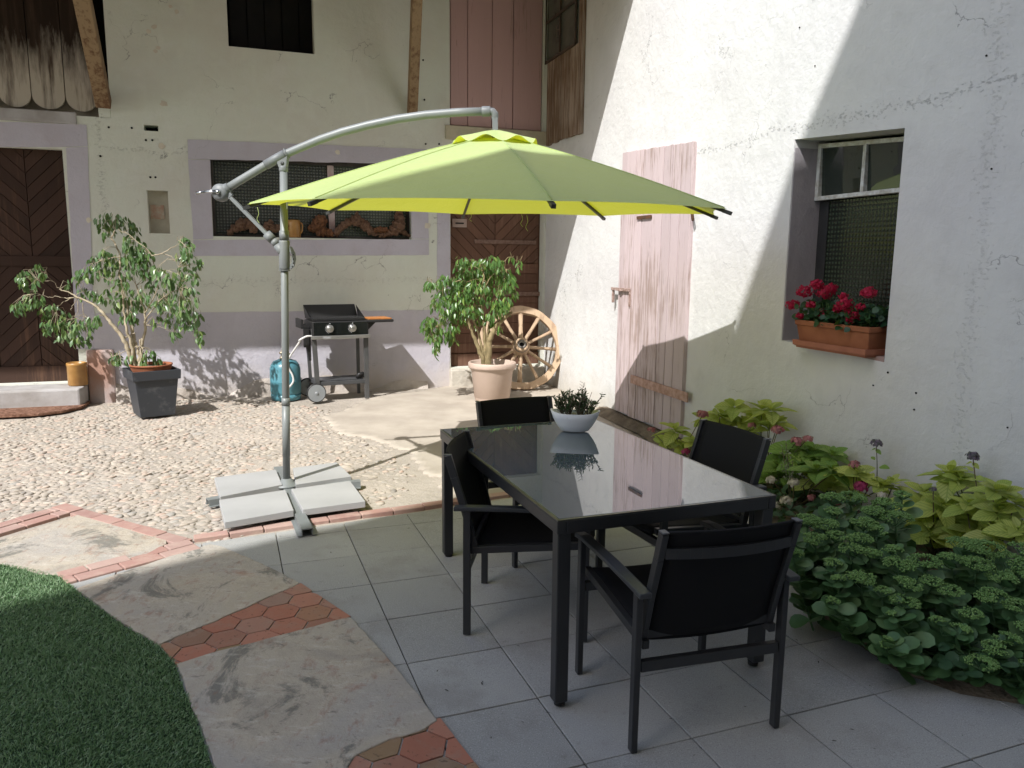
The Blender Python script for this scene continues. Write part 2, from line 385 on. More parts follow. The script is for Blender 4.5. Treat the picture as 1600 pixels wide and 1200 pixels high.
# terrace of square granite-look slabs
TY = R(20.517); TC = np.array([math.cos(TY), math.sin(TY)]); TS = np.array([-math.sin(TY), math.cos(TY)]); TO = np.array([-.8298, 3.9648]); T = .4008
ts = N('speckled_concrete_slab')
base = ts.mix(ts.step(ts.noise(.8, 4), .3, .7), srgb(166, 166, 162), srgb(149, 149, 147))
mr = ts.new('ShaderNodeMapRange'); mr.inputs[3].default_value = .9; mr.inputs[4].default_value = 1.08; ts.link(ts.island(), mr.inputs[0])
hs = ts.new('ShaderNodeHueSaturation'); ts.link(base, hs.inputs['Color']); ts.link(mr.outputs[0], hs.inputs['Value'])
spk = ts.noise(210, 3, .8); base = ts.mix(ts.math('MULTIPLY', ts.step(spk, .56, .66), .55), hs.outputs[0], srgb(205, 205, 205)); base = ts.mix(ts.math('MULTIPLY', ts.step(spk, .43, .34), .6), base, srgb(88, 88, 92))
glit = ts.step(ts.voro(70), .10, .05); base = ts.mix(ts.math('MULTIPLY', glit, ts.step(ts.noise(31, 2), .56, .6)), base, srgb(232, 230, 224))
st = ts.noise(2.6, 6, .65); base = ts.mix(ts.math('MULTIPLY', ts.step(st, .52, .75), .5), base, srgb(118, 112, 104)); base = ts.mix(ts.math('MULTIPLY', ts.step(ts.noise(14, 6, .7), .6, .72), .35), base, srgb(96, 92, 86))
ts.color(base); ts.set(rough=.8, spec=.3); ts.bump(ts.noise(260, 4), .35, .002)
TERR = ccw(G2([(-60, 905), (290, 852), (420, 829), (560, 806), (700, 784), (860, 762), (1100, 722), (1230, 800), (1320, 860), (2500, 1250), (2300, 2600), (300, 2600), (745, 1200), (540, 960), (300, 850)]))
top = G2([(296, 846), (430, 829), (560, 810), (700, 789), (900, 760), (1080, 735)])
def topside(x, y):                            # below the brick border line
    t = G2([(300, 850), (1080, 735)]); (x0, y0), (x1, y1) = t
    return (x1-x0)*(y-y0)-(y1-y0)*(x-x0) < 0
bl0, bl1 = G2([(300, 851), (1080, 738)])
mb = MB(); jn = MB()
for i in range(-8, 13):
    for j in range(-16, 6):
        c = [TO+TC*T*(i+a)+TS*T*(j+b) for a, b in ((0, 0), (1, 0), (1, 1), (0, 1))]
        p = shrink([tuple(k) for k in c], .0035); p = clip(ccw(p), bl1, bl0)
        if len(p) < 3 or abs(area(p)) < .004 or np.mean(p, axis=0)[1] < -1.5: continue
        dz = rng.uniform(-.0012, .0012); tz = rng.normal(0, .0012, 2); cm = np.mean(p, axis=0); p = ccw(p); k = len(p)
        topv = [(x, y, dz+(x-cm[0])*tz[0]*2+(y-cm[1])*tz[1]*2) for x, y in p]; bot = [(x, y, -.03) for x, y in p]
        mb.add(bot+topv, [tuple(range(k))[::-1], tuple(range(k, 2*k))]+[(q, (q+1) % k, k+(q+1) % k, k+q) for q in range(k)])
o = struct(mb.build('terrace_paving', ts.m, bevel=.0025))
bed = MB(); pb = G2([(240, 870), (1080, 740)]); bed.add([(-4, 3.4, -.008), (-4, -1.6, -.008), (5, -1.6, -.008), (3.2, 5.2, -.008), (pb[1][0], pb[1][1]-.02, -.008), (pb[0][0], pb[0][1]-.02, -.008)], [(0, 1, 2, 3, 4, 5)])
struct(bed.build('paving_bed', simple('dark_grit', srgb(70, 66, 60), srgb(48, 46, 42), scale=20, rough=.95)))

# terracotta brick edging, hexagonal floor tiles and old flagstones of the garden path
brick = N('old_terracotta')
bc = brick.ramp(brick.island(), [(0, srgb(158, 122, 112)), (.3, srgb(170, 138, 128)), (.55, srgb(152, 120, 112)), (.8, srgb(174, 148, 138)), (1, srgb(160, 132, 124))])
bc = brick.mix(brick.math('MULTIPLY', brick.step(brick.noise(9, 6, .7), .45, .7), .5), bc, srgb(184, 164, 150)); brick.color(bc); brick.set(rough=.85, spec=.2); brick.bump(brick.noise(40, 7), .4, .004)
hexm = N('worn_hexagonal_terracotta')
hc = hexm.ramp(hexm.island(), [(0, srgb(148, 96, 78)), (.25, srgb(168, 112, 92)), (.45, srgb(140, 106, 90)), (.6, srgb(134, 116, 86)), (.8, srgb(172, 118, 98)), (1, srgb(150, 122, 108))])
hc = hexm.mix(hexm.math('MULTIPLY', hexm.step(hexm.noise(11, 7, .7), .5, .72), .6), hc, srgb(150, 132, 116)); hc = hexm.mix(hexm.math('MULTIPLY', hexm.step(hexm.noise(50, 5), .62, .7), .6), hc, srgb(60, 46, 38))
hexm.color(hc); hexm.set(rough=.7, spec=.3); hexm.bump(hexm.noise(25, 7), .5, .005)
flag = N('weathered_flagstone')
fb = flag.ramp(flag.noise(1.6, 7, .6, None, .6), [(.3, srgb(144, 138, 128)), (.45, srgb(176, 166, 150)), (.6, srgb(166, 160, 151)), (.75, srgb(192, 180, 162))])
fb = flag.mix(flag.math('MULTIPLY', flag.step(flag.noise(3.2, 8, .7, None, 1.2), .56, .68), .6), fb, srgb(146, 100, 78))
fb = flag.mix(flag.math('MULTIPLY', flag.step(flag.noise(2.3, 8, .75, flag.mapping((1, 1, 1), (0, 0, 1)), .8), .54, .6), .75), fb, srgb(100, 100, 94))
fb = flag.mix(flag.math('MULTIPLY', flag.step(flag.noise(26, 6, .7), .60, .7), .4), fb, srgb(96, 86, 78))
fb = flag.mix(flag.math('MULTIPLY', flag.step(flag.noise(7, 9, .75, flag.mapping((1, 2.4, 1), (0, 0, .5))), .54, .64), .5), fb, srgb(196, 190, 178))
fb = flag.mix(flag.math('MULTIPLY', flag.step(flag.noise(9, 9, .7, flag.mapping((2.2, 1, 1), (0, 0, .9))), .56, .68), .55), fb, srgb(140, 104, 88))
fb = flag.mix(flag.math('MULTIPLY', flag.step(flag.noise(12, 9, .7, flag.mapping((1, 3, 1), (0, 0, .3))), .62, .67), .5), fb, srgb(84, 76, 70))
flag.color(fb); flag.set(rough=.85, spec=.25); flag.bump(flag.math('ADD', flag.math('MULTIPLY', flag.noise(3, 6), 2.5), flag.noise(22, 8, .7)), .6, .012)
def brick_row(mb, a, b, w, L=.205, side=1, z1=.012, off=0):
    a = np.array(a); b = np.array(b); d = (b-a)/np.linalg.norm(b-a); nrm = np.array([-d[1], d[0]])*side; tot = np.linalg.norm(b-a); s = -off*L
    while s < tot:
        l = L*rng.uniform(.93, 1.05); s0 = max(s, 0); s1 = min(s+l, tot)
        if s1-s0 > .03:
            j = rng.normal(0, .002, 4); g = .0035
            p = [a+d*(s0+g)+nrm*(g+j[0]), a+d*(s1-g)+nrm*(g+j[1]), a+d*(s1-g)+nrm*(w-g+j[2]), a+d*(s0+g)+nrm*(w-g+j[3])]
            slab([tuple(k) for k in p], -.04, z1+rng.normal(0, .0015), mb)
        s += l
mb = MB()
ap, e1, e2, lf, lf2 = [np.array(k) for k in G2([(104, 789), (303, 845), (1010, 745), (-30, 828), (-300, 905)])]
brick_row(mb, e1, e2, .085, side=1)
brick_row(mb, ap, e1, .10, side=-1)
brick_row(mb, lf2, ap, .095, side=-1); ap2 = ap+np.array([0, -.105])
dq = (ap-lf2)/np.linalg.norm(ap-lf2); nq = np.array([dq[1], -dq[0]]); brick_row(mb, lf2+nq*.097, ap+nq*.097-dq*.03, .1, side=-1, off=.4)
a_, b_ = G2([(95, 906), (305, 852)]); brick_row(mb, a_, b_, .095, side=1, off=.3); brick_row(mb, a_, b_, .095, side=-1, off=.7)
struct(mb.build('brick_edging', brick.m, bevel=.004))
FA = G2([(-120, 885), (0, 846), (122, 806), (258, 842), (262, 852), (232, 868), (98, 902), (60, 900), (0, 884), (-120, 925)])
FB = G2([(118, 922), (182, 899), (262, 872), (328, 852), (352, 857), (445, 899), (470, 914), (400, 946), (300, 989), (249, 1011), (172, 965)])
FCs = G2([(275, 1040), (330, 1022), (400, 1005), (510, 975), (547, 966), (572, 990), (618, 1042), (665, 1100), (686, 1129), (664, 1144), (612, 1159), (556, 1186), (520, 1260), (480, 1420), (350, 1420), (348, 1270), (332, 1200), (310, 1135), (290, 1085)])
mb = MB()
for p in (FA, FB, FCs):
    p = ccw(rough_edge(shrink(p, .006), .05, .0028)); slab(p, -.03, .0105, mb)
struct(mb.build('flagstone_path', flag.m, bevel=.004))
mb = MB()
def hexband(conv, z1, s=.086, rot=R(28), o=(0, 0)):
    conv = ccw(conv); cs = np.mean(conv, axis=0); cr, sr = math.cos(rot), math.sin(rot)
    for i in range(-14, 15):
        for j in range(-14, 15):
            x = s*1.5*i+o[0]; y = s*math.sqrt(3)*(j+.5*(i % 2))+o[1]; c = (cs[0]+x*cr-y*sr, cs[1]+x*sr+y*cr)
            p = [(c[0]+(s-.004)*math.cos(rot+k*PI/3), c[1]+(s-.004)*math.sin(rot+k*PI/3)) for k in range(6)]
            p = clip_to(p, conv)
            if len(p) >= 3 and abs(area(p)) > .0006: slab(p, -.03, z1+rng.normal(0, .0012), mb)
hexband(G2([(249, 1008), (300, 984), (400, 942), (470, 913), (548, 965), (508, 979), (400, 1010), (277, 1043)]), .006)
hexband(G2([(450, 1400), (530, 1180), (600, 1145), (688, 1124), (748, 1202), (800, 1290), (700, 1500), (480, 1450)]), .006, o=(.03, .02))
struct(mb.build('hexagonal_tiles', hexm.m, bevel=.003))

# artificial lawn
LAWN = G2([(-900, 860), (-300, 850), (0, 883), (60, 895), (100, 905), (122, 927), (172, 965), (215, 993), (249, 1012), (272, 1038), (290, 1085), (310, 1135), (332, 1200), (350, 1275), (360, 1500), (-900, 1500)])
lb = MB(); lb.prism([(x, y, -.02) for x, y in ccw(LAWN)], (0, 0, .026))
struct(lb.build('lawn_backing', simple('green_mat', (.02, .05, .015), (.014, .035, .01), rough=.9)))
gm = leafmat('artificial_grass', [(.17, .29, .15), (.24, .36, .19), (.19, .31, .16), (.34, .43, .27)], rough=.4, trans=.2, tcol=(.16, .32, .10), spec=.3)
Q = rng.uniform([-3.6, 1.6], [-.7, 4.5], (270000, 2)); Q = Q[inside(Q[:, 0], Q[:, 1], [tuple(k) for k in LAWN])][:170000]; n = len(Q)
cl = np.sin(Q[:, 0]*9)+np.sin(Q[:, 1]*11+Q[:, 0]*4); D = np.column_stack([rng.normal(.4, .6, n)+.25*cl, rng.normal(-.15, .6, n), np.ones(n)*rng.uniform(.7, 1.2, n)])
Mx = frames(D, rng.normal(0, 1, (n, 3))+np.array([0, 0, .01])); Mx[:, :, 0] *= .0034; Mx[:, :, 1] *= rng.uniform(.011, .021, n)[:, None]; Mx[:, :, 2] *= .02
tag(scatter('grass', [(-.5, 0, 0), (.5, 0, 0), (.35, .6, .08), (-.35, .6, .08), (0, 1, .3)], [(0, 1, 2, 3), (3, 2, 4)], Mx, np.column_stack([Q, np.full(n, .005)]), gm), 'short green artificial grass beside the flagstone path', 'lawn', kind='stuff')

# garden bed soil
soil = simple('bed_soil', srgb(122, 110, 94), srgb(88, 78, 66), scale=9, rough=.95, bump=.9, bscale=30, bd=.02)
bp = [tuple(gz(u, v)[:2]) for u, v in [(925, 646), (1000, 680), (1080, 735), (1180, 800), (1260, 950), (1400, 1050), (1500, 1085), (1900, 1150)]]
edge = bp; mb = MB(); nr = 9; vs = []
for (x, y) in edge:
    k = WN[0]*x+WN[1]*y; qx, qy = x+WN[0]*(RO-k), y+WN[1]*(RO-k)
    for r_ in range(nr):
        t = r_/(nr-1); vs.append((x+(qx-x)*t, y+(qy-y)*t, .002+.06*math.sin(min(1, t*2)*PI/2)+rng.normal(0, .004)))
mb.add(vs, [(i*nr+j, (i+1)*nr+j, (i+1)*nr+j+1, i*nr+j+1) for i in range(len(edge)-1) for j in range(nr-1)], True)
struct(mb.build('garden_bed', soil))

# ================================================================== BUILDINGS
XC = RO                                        # the corner in farmhouse coordinates
lilac = plaster('lilac_limewash', srgb(190, 187, 197), srgb(182, 178, 187), srgb(174, 163, 169), .35)
dadom = plaster('lilac_dado_limewash', srgb(190, 187, 195), srgb(180, 176, 184), srgb(198, 195, 195), .4, srgb(186, 176, 164))
cream = plaster('cream_limewash', srgb(210, 215, 203), srgb(205, 205, 194), srgb(216, 218, 212), 1.0, bands=[(2, 2.72, .05, .8), (2, 1.35, .1, .5), (0, -1.4, .08, .8)])
white = plaster('white_limewash', srgb(211, 211, 209), srgb(204, 203, 202), srgb(190, 189, 188), .6, srgb(180, 174, 162), bands=[(2, 2.5, .07, 1), (0, 3.02, .13, .5), (2, 3.3, .05, .35)])
brownw = wood('dark_brown_boards', srgb(60, 43, 35), srgb(84, 62, 49), .35, rand=.25, dark=(.012, .008, .006))
doorw = wood('brown_door_boards', srgb(104, 76, 62), srgb(122, 94, 78), .4, rand=.16, dark=(.03, .02, .015))
pinkw = wood('pink_painted_planks', srgb(188, 156, 153), srgb(164, 136, 128), .25, rand=.06, dark=(.12, .07, .06))
pinkpeel = wood('peeling_pink_planks', srgb(194, 178, 179), srgb(160, 142, 136), .5, rand=.1, dark=(.14, .11, .095), fine=1.6)
greyw = wood('bare_grey_brown_planks', srgb(152, 136, 122), srgb(112, 90, 70), .75, rand=.12, dark=(.06, .04, .03))
beamw = wood('old_yellow_timber', srgb(142, 120, 92), srgb(106, 80, 58), .6, rand=.1, axis='z', dark=(.08, .04, .02))
stainw = N('smoke_stained_boards')
sx = stainw.new('ShaderNodeSeparateXYZ'); stainw.link(stainw.co, sx.inputs[0])
hz = stainw.math('ADD', sx.outputs[2], stainw.math('MULTIPLY', stainw.math('SUBTRACT', stainw.noise(1.0, 6, .7, stainw.mapping((9, 9, 1.6))), .5), 1.1))
cc = stainw.mix(stainw.step(hz, 3.35, 3.8), srgb(176, 168, 154), srgb(42, 32, 24)); stainw.color(stainw.mix(stainw.step(stainw.noise(1, 6, .6, stainw.mapping((14, 14, 1.2))), .5, .7), cc, srgb(64, 50, 40))); stainw.set(rough=.85, spec=.2); stainw.bump(stainw.noise(1, 7, .6, stainw.mapping((30, 30, 2))), .4, .004)
stone = simple('grey_stone', srgb(176, 174, 174), srgb(150, 146, 142), scale=4, rough=.9, bump=.5, bscale=25, bd=.008)
iron = simple('rusty_iron', srgb(92, 74, 62), srgb(120, 82, 60), scale=30, rough=.7, metal=.4, bump=.3)
strapm = simple('painted_iron_strap', srgb(132, 108, 96), srgb(110, 84, 72), scale=30, rough=.75, bump=.3)
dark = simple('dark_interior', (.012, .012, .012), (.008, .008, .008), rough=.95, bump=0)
tile = simple('clay_roof_tiles', srgb(150, 96, 72), srgb(120, 84, 66), scale=5, rough=.9, bump=.8, bscale=12, bd=.03)
def glassmat(name, tint, tint2, cell=.022, str_=1.0):
    n = N(name); mp = n.mapping((1/cell,)*3); s2 = n.new('ShaderNodeSeparateXYZ'); n.link(mp, s2.inputs[0])
    fx = n.math('ABSOLUTE', n.math('SUBTRACT', n.math('FRACT', s2.outputs[0]), .5)); fz = n.math('ABSOLUTE', n.math('SUBTRACT', n.math('FRACT', s2.outputs[2]), .5))
    h = n.math('MULTIPLY', n.math('MULTIPLY', n.math('SUBTRACT', .5, fx), n.math('SUBTRACT', .5, fz)), 4)
    col = n.mix(n.step(h, .1, .75), tuple(x*.25 for x in tint[:3]), n.mix(n.step(n.noise(1.2, 3), .35, .65), tint, tint2)); n.color(col)  # reflections painted into the colour: bright cell centres, dark grooves between
    n.set(rough=.12, spec=.6); n.bump(h, str_, .006); return n.m
ribbed_dark = glassmat('ribbed_glass', (.10, .115, .095), (.06, .07, .06), cell=.034)
ribbed_green = glassmat('greenish_ribbed_glass', (.17, .205, .145), (.12, .145, .10), cell=.034)
ribbed_small = glassmat('cathedral_glass', (.05, .068, .045), (.03, .036, .03), cell=.03, str_=.25)
clear = N('dark_window_glass'); clear.color((.018, .026, .020)); clear.set(rough=.02, spec=.9); clear = clear.m

def wall_grid(mb, x0, x1, z0, z1, holes, y, yin, flip=1):
    """front face with rectangular or skewed openings, plus reveals going from y to yin"""
    xs = sorted({x0, x1, *[k for h in holes for k in (h[0], h[1])]}); zs = sorted({z0, z1, *[k for h in holes for k in (h[2], h[3])]})
    def sub(a, st):
        out = []
        for p, q in zip(a, a[1:]):
            n = max(1, int((q-p)/st)); out += [p+(q-p)*i/n for i in range(n)]
        return out+[a[-1]]
    xs = sub(xs, .5); zs = sub(zs, .5)
    idx = {}; vs = []; fs = []
    for i, x in enumerate(xs):
        for j, z in enumerate(zs):
            idx[i, j] = len(vs); vs.append((x, y, z))
    for i in range(len(xs)-1):
        for j in range(len(zs)-1):
            cx, cz = (xs[i]+xs[i+1])/2, (zs[j]+zs[j+1])/2
            if any(h[0] < cx < h[1] and h[2] < cz < h[3] for h in holes): continue
            f = (idx[i, j], idx[i+1, j], idx[i+1, j+1], idx[i, j+1]); fs.append(f if flip > 0 else f[::-1])
    mb.add(vs, fs)
    for h in holes:
        a, b, c, d = h[:4]; q = [(a, c), (b, c), (b, d), (a, d)]
        for k in range(4):
            (p0, r0), (p1, r1) = q[k], q[(k+1) % 4]; f = [(p0, y, r0), (p1, y, r1), (p1, yin, r1), (p0, yin, r0)]
            mb.add(f if flip < 0 else f[::-1], [(0, 1, 2, 3)])
# ---------------------------------------------------------------- farmhouse (local: x along the front, y into the house, z up)
farm = thing('farmhouse', 'old cream and lilac farmhouse front with brown boarded doors and deep eaves', 'house', BN*BO, YW)
def LX(*a): return bl(*a)
jx = bl(112, 420)[0]
dtop = bl(60, 231)[1]; dbot = bl(60, 599)[1]
wx0, wz0 = bl(333, 371); wx1, wz1 = bl(642, 256); wz0 = bl(490, 372)[1]
ax0, az0 = bl(357, 72); ax1 = bl(491, 60)[0]
px0 = bl(704, 450)[0]; pz0 = bl(720, 574)[1]; pz1 = 2.52
hx0, hz0 = bl(703, 196); hx1 = bl(848, 150)[0]
bx1, bzr = bl(172, 161); bz0 = bl(60, 177)[1]
holes = [(-4.2, jx, dtop*0+dbot, dtop), (wx0, wx1, wz0, wz1), (ax0, ax1, az0, az0+1.1), (px0, XC-.03, pz0, pz1), (hx0, hx1, hz0, 5.2), (-4.4, bx1, bz0, 5.3)]
nx0, nz1 = bl(229, 297); nx1, nz0 = bl(266, 365); holes.append((nx0, nx1, nz0, nz1))
vx0, vz0 = bl(225, 204); vx1, vz1 = bl(247, 196); holes.append((vx0, vx1, vz0, vz1))
mb = MB(); wall_grid(mb, -9, XC+.001, -.3, 5.85, holes, 0, .22)
mb.build('wall', cream, farm)
# body of the house behind, closing every opening with darkness
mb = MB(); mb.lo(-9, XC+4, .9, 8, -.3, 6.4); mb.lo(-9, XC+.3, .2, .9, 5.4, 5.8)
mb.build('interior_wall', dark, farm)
mb = MB(); mb.lo(nx0-.02, nx1+.02, .10, .2, nz0-.02, nz1+.02); o = mb.build('niche_back', simple('niche_plaster', srgb(186, 182, 166), srgb(170, 160, 144), bump=.4), farm)
q = MB(); a, b = bl(233, 319), bl(256, 342); q.lo(a[0], b[0], .088, .10, b[1], a[1]); q.build('exposed_brick', simple('flaked_brick', srgb(172, 140, 122), srgb(178, 168, 152), scale=22, bump=.6), o)
# painted surrounds (3 mm of limewash and plaster proud of the wall)
def sheet(mb, pts, t=.006, y=0):              # pts: local (x, z)
    out = []
    for i in range(len(pts)):
        (xa, za), (xb, zb) = pts[i], pts[(i+1) % len(pts)]; L = math.hypot(xb-xa, zb-za); n = max(1, int(L/.12))
        for k in range(n): f = k/n; out.append((xa+(xb-xa)*f+(rng.normal(0, .0025) if k else 0), za+(zb-za)*f+(rng.normal(0, .0025) if k else 0)))
    mb.prism([(x, y, z) for x, z in out], (0, -t, 0))
B = lambda *p: [bl(u, v) for u, v in p]
mb = MB()
sheet(mb, B((-60, 188), (135, 195), (137, 228), (103, 229.5), (0, 229.5), (-60, 229.5)))
sheet(mb, B((103.5, 231), (137, 229), (149, 545), (120, 545)))
mb.build('door_surround', lilac, farm)
mb = MB()
sheet(mb, B((293, 218), (667, 233), (667, 257), (643, 256.5), (330, 249.5), (294, 248.5)))
sheet(mb, B((294, 249.5), (328.5, 250.5), (333, 373), (302, 374)))
sheet(mb, B((302, 375), (642, 374), (670, 374), (670, 398.5), (303, 400)))
sheet(mb, B((644, 258), (667, 258), (670, 373), (643, 373)))
mb.build('window_surround', lilac, farm)
mb = MB(); sheet(mb, B((683, 250), (702, 252), (704, 484), (683, 484)), .005); mb.build('door_surround', lilac, farm)
mb = MB(); zt = bl(500, 486)[1]; sheet(mb, [(bl(148, 546)[0], bl(148, 546)[1]), (bl(150, 487)[0], zt), (px0-.01, zt), (px0-.015, -.05), (bl(180, 600)[0], -.05), (bl(180, 600)[0], bl(148, 546)[1])], .007)
mb.build('painted_dado', dadom, farm)
mb = MB(); mb.lo(bl(137, 570)[0], bl(180, 570)[0], -.05, .0, -.05, bl(150, 546)[1]); 
mb.build('corner_stone', simple('red_stained_stone', srgb(176, 166, 164), srgb(168, 132, 116), scale=3.5, rough=.9, bump=.5, bscale=20), farm, bevel=.02)
# rough limewashed footing bulging out along the wall
mb = MB(); xa = bl(180, 600)[0]+.01; xb = px0-.3; nx_ = 90; nz_ = 7; vs = []
for j_ in range(nz_+1):
    for i_ in range(nx_+1):
        x = xa+(xb-xa)*i_/nx_; t = j_/nz_; top = .16+.07*math.sin(x*3.1)+.05*math.sin(x*7.7+1); vs.append((x, -.008-(1-t)**.7*(.075+.03*math.sin(x*5+2)+.02*math.sin(x*13)+rng.normal(0, .005)), -.04+t*(top+.04)))
mb.add(vs, [(a*(nx_+1)+b, a*(nx_+1)+b+1, (a+1)*(nx_+1)+b+1, (a+1)*(nx_+1)+b) for a in range(nz_) for b in range(nx_)], True)
mb.build('footing', simple('footing_plaster', srgb(186, 178, 170), srgb(160, 150, 140), scale=4, rough=.95, bump=.8, bscale=14, bd=.03), farm)
mb = MB(); mb.lo(px0-.02, XC-.02, -.10, .02, -.05, pz0-.015); mb.build('door_step', simple('whitewashed_step', srgb(196, 190, 178), srgb(170, 162, 150), scale=6, rough=.95, bump=.7, bscale=20, bd=.015), farm, bevel=.015)
mb = MB(); mb.prism([(-4.6, .1, dbot-.01), (bl(138, 600)[0], .1, dbot-.01), (bl(138, 600)[0], -.26, dbot-.015), (bl(134, 600)[0], -.34, dbot-.02), (-4.6, -.34, dbot-.02)], (0, 0, -.25)); mb.build('door_step', stone, farm, bevel=.02)
mb = MB(); a = bl(-40, 176); b = bl(120, 190); mb.lo(-4.6, b[0], -.02, .02, bl(60, 191)[1], bl(60, 172)[1]); mb.build('lintel', stone, farm, bevel=.01)
mb = MB(); a, b = bl(702, 197), bl(853, 207); mb.lo(px0-.06, XC-.005, -.03, .05, bl(770, 222)[1], hz0); mb.build('lintel', simple('beige_stone', srgb(190, 182, 158), srgb(170, 164, 142), bump=.4), farm, bevel=.008)

def chevron(mb, x0, x1, z0, z1, y, up, wpl=.105, th=.02):
    """herringbone boards filling a rectangle; up=+1: V shape, -1: inverted"""
    xm = (x0+x1)/2
    for side in (-1, 1):
        rect = ccw([(x0, z0), (xm-.004, z0), (xm-.004, z1), (x0, z1)]) if side < 0 else ccw([(xm+.004, z0), (x1, z0), (x1, z1), (xm+.004, z1)])
        d = np.array([1, -up*side*-1*1.0]); d = np.array([1, side*up]); d = d/np.linalg.norm(d); nn_ = np.array([-d[1], d[0]]); c = np.array([xm, (z0+z1)/2])
        for k in range(-22, 23):
            a = c+nn_*(k*wpl+.003); b = c+nn_*((k+1)*wpl-.003)
            p = clip_to([tuple(a-d*4), tuple(a+d*4), tuple(b+d*4), tuple(b-d*4)], rect)
            if len(p) >= 3 and abs(area(p)) > .0004: mb.prism([(x, y, z) for x, z in p], (0, -th-random.uniform(0, .003), 0))
ld = thing_part = None
def emptypart(name, parent):
    o = bpy.data.objects.new(name, None); COL.objects.link(o); o.parent = parent; return o
zr1 = bl(60, 400)[1]; zr0 = bl(60, 416)[1]; zb1 = bl(60, 574)[1]
xm = bl(37, 300)[0]; xl = xm-(jx-xm)
mb = MB(); mb.lo(-4.2, jx, .15, .18, dbot, dtop)
for X0, X1 in ((xl, jx), (2*xl-jx, xl-.02)):
    chevron(mb, X0, X1, zr1, dtop, .15, 1); chevron(mb, X0, X1, zb1, zr0, .15, -1)
d = mb.build('wooden_door', brownw, farm)
mb = MB(); mb.lo(-4.2, jx, .11, .15, zr0, zr1); mb.lo(-4.2, jx, .11, .15, dbot, zb1); mb.build('rail', brownw, d, bevel=.004)
# right-hand brown door with iron straps and a letter slot
mb = MB(); mb.lo(px0, XC-.03, .14, .17, pz0, pz1)
z_s = bl(770, 385)[1]; chevron(mb, px0+.03, XC-.06, bl(770, 410)[1], pz1, .14, 1, .1)
for i in range(9):
    z1_ = bl(770, 411)[1]-.005; hgt = (z1_-bl(770, 552)[1])/9; mb.lo(px0+.03, XC-.06, .118, .14, z1_-hgt*(i+1)+.004, z1_-hgt*i-.002)
mb.lo(px0, XC-.03, .11, .14, pz0, bl(770, 553)[1]-.004)
d2 = mb.build('wooden_door', doorw, farm)
for (u0, u1, v) in ((745, 842, 377), (765, 850, 460)):
    mb = MB(); a, b = bl(u0, v), bl(u1, v+2); mb.lo(a[0], b[0], .098, .108, a[1]-.025, a[1]+.025); mb.build('strap_hinge', strapm, d2, bevel=.003)
mb = MB(); a, b = bl(710, 341), bl(733, 355); mb.lo(a[0], b[0], .10, .112, b[1], a[1]); o = mb.build('letter_plate', simple('plate_paint', srgb(170, 150, 140), srgb(150, 128, 116), bump=.1), d2, bevel=.004)
mb = MB(); a, b = bl(715, 347), bl(728, 349.5); mb.lo(a[0], b[0], .092, .0995, b[1], a[1]); mb.build('letter_slot', dark, o)
# pink hatch door, plank by plank
mb = MB(); xs = [hx0+.01]+[bl(u, 120)[0] for u in (731.5, 769.5, 802.5)]+[hx1-.01]
for a, b in zip(xs, xs[1:]): mb.lo(a+.004, b-.004, .02, .05, hz0+.012, 5.15)
mb.lo(hx0, hx1, .05, .06, hz0, 5.2)
mb.build('hatch_door', pinkw, farm, bevel=.003)
# attic opening: dim boards inside
mb = MB()
for i in range(5): mb.lo(ax0+.02+i*.19, ax0+.2+i*.19, .55, .57, az0-.1, az0+1.2)
mb.build('inner_boards', simple('attic_boards', (.012, .011, .011), (.008, .008, .008), bump=.3), farm)
# the window with ribbed glass, divided by two bars
zf = wz0+.004; fr = thing_w = MB()
xm1 = bl(519, 300)[0]
fr.lo(wx0, wx1, .13, .17, wz1-.05, wz1); fr.lo(wx0, wx1, .13, .17, wz0, wz0+.03); fr.lo(wx0, wx0+.03, .13, .17, wz0+.03, wz1-.05); fr.lo(wx1-.03, wx1, .13, .17, wz0+.03, wz1-.05)
wf = fr.build('window', simple('dark_window_frame', srgb(70, 64, 60), srgb(50, 46, 44)), farm)
mb = MB(); mb.lo(xm1-.035, xm1+.035, .11, .18, wz0+.031, wz1-.051); mb.build('mullion', simple('pinkish_white_bar', srgb(196, 184, 182), srgb(176, 150, 148)), wf, bevel=.004)
mb = MB(); mb.lo(wx0+.03, xm1-.036, .15, .155, wz0+.03, wz1-.05); mb.build('pane', ribbed_dark, wf)
mb = MB(); mb.lo(xm1+.036, wx1-.03, .15, .155, wz0+.03, wz1-.05); mb.build('pane', ribbed_green, wf)
# smoke-stained boards with scalloped ends hanging in the barn opening
mb = MB(); ub = [bl(u, 150)[0] for u in (-60, -4, 48, 101, 151)]; ztop = 5.2
for a, b in zip(ub, ub[1:]):
    z0 = bl(60, 169)[1]; w2 = (b-a)/2-.004; cxm = (a+b)/2; arc = [(cxm+w2*math.cos(t), z0+.13-.13*math.sin(t)) for t in np.linspace(0, PI, 12)]
    mb.prism([(x, .06, z) for x, z in [(b-.004, ztop)]+arc+[(a+.004, ztop)]], (0, -.03, 0))
mb.build('scalloped_boards', stainw.m, farm, bevel=.002)
mb = MB(); mb.lo(bl(153, 165)[0], bx1-.001, .001, .2, bz0+.001, bzr); mb.build('sill_block', cream, farm, bevel=.008)
mb = MB(); mb.lo(-4.3, bl(152, 160)[0], .10, .14, bz0, bz0+.25); mb.build('board_backing', simple('dusty_plaster', srgb(150, 140, 124), srgb(120, 110, 96), bump=.5), farm)
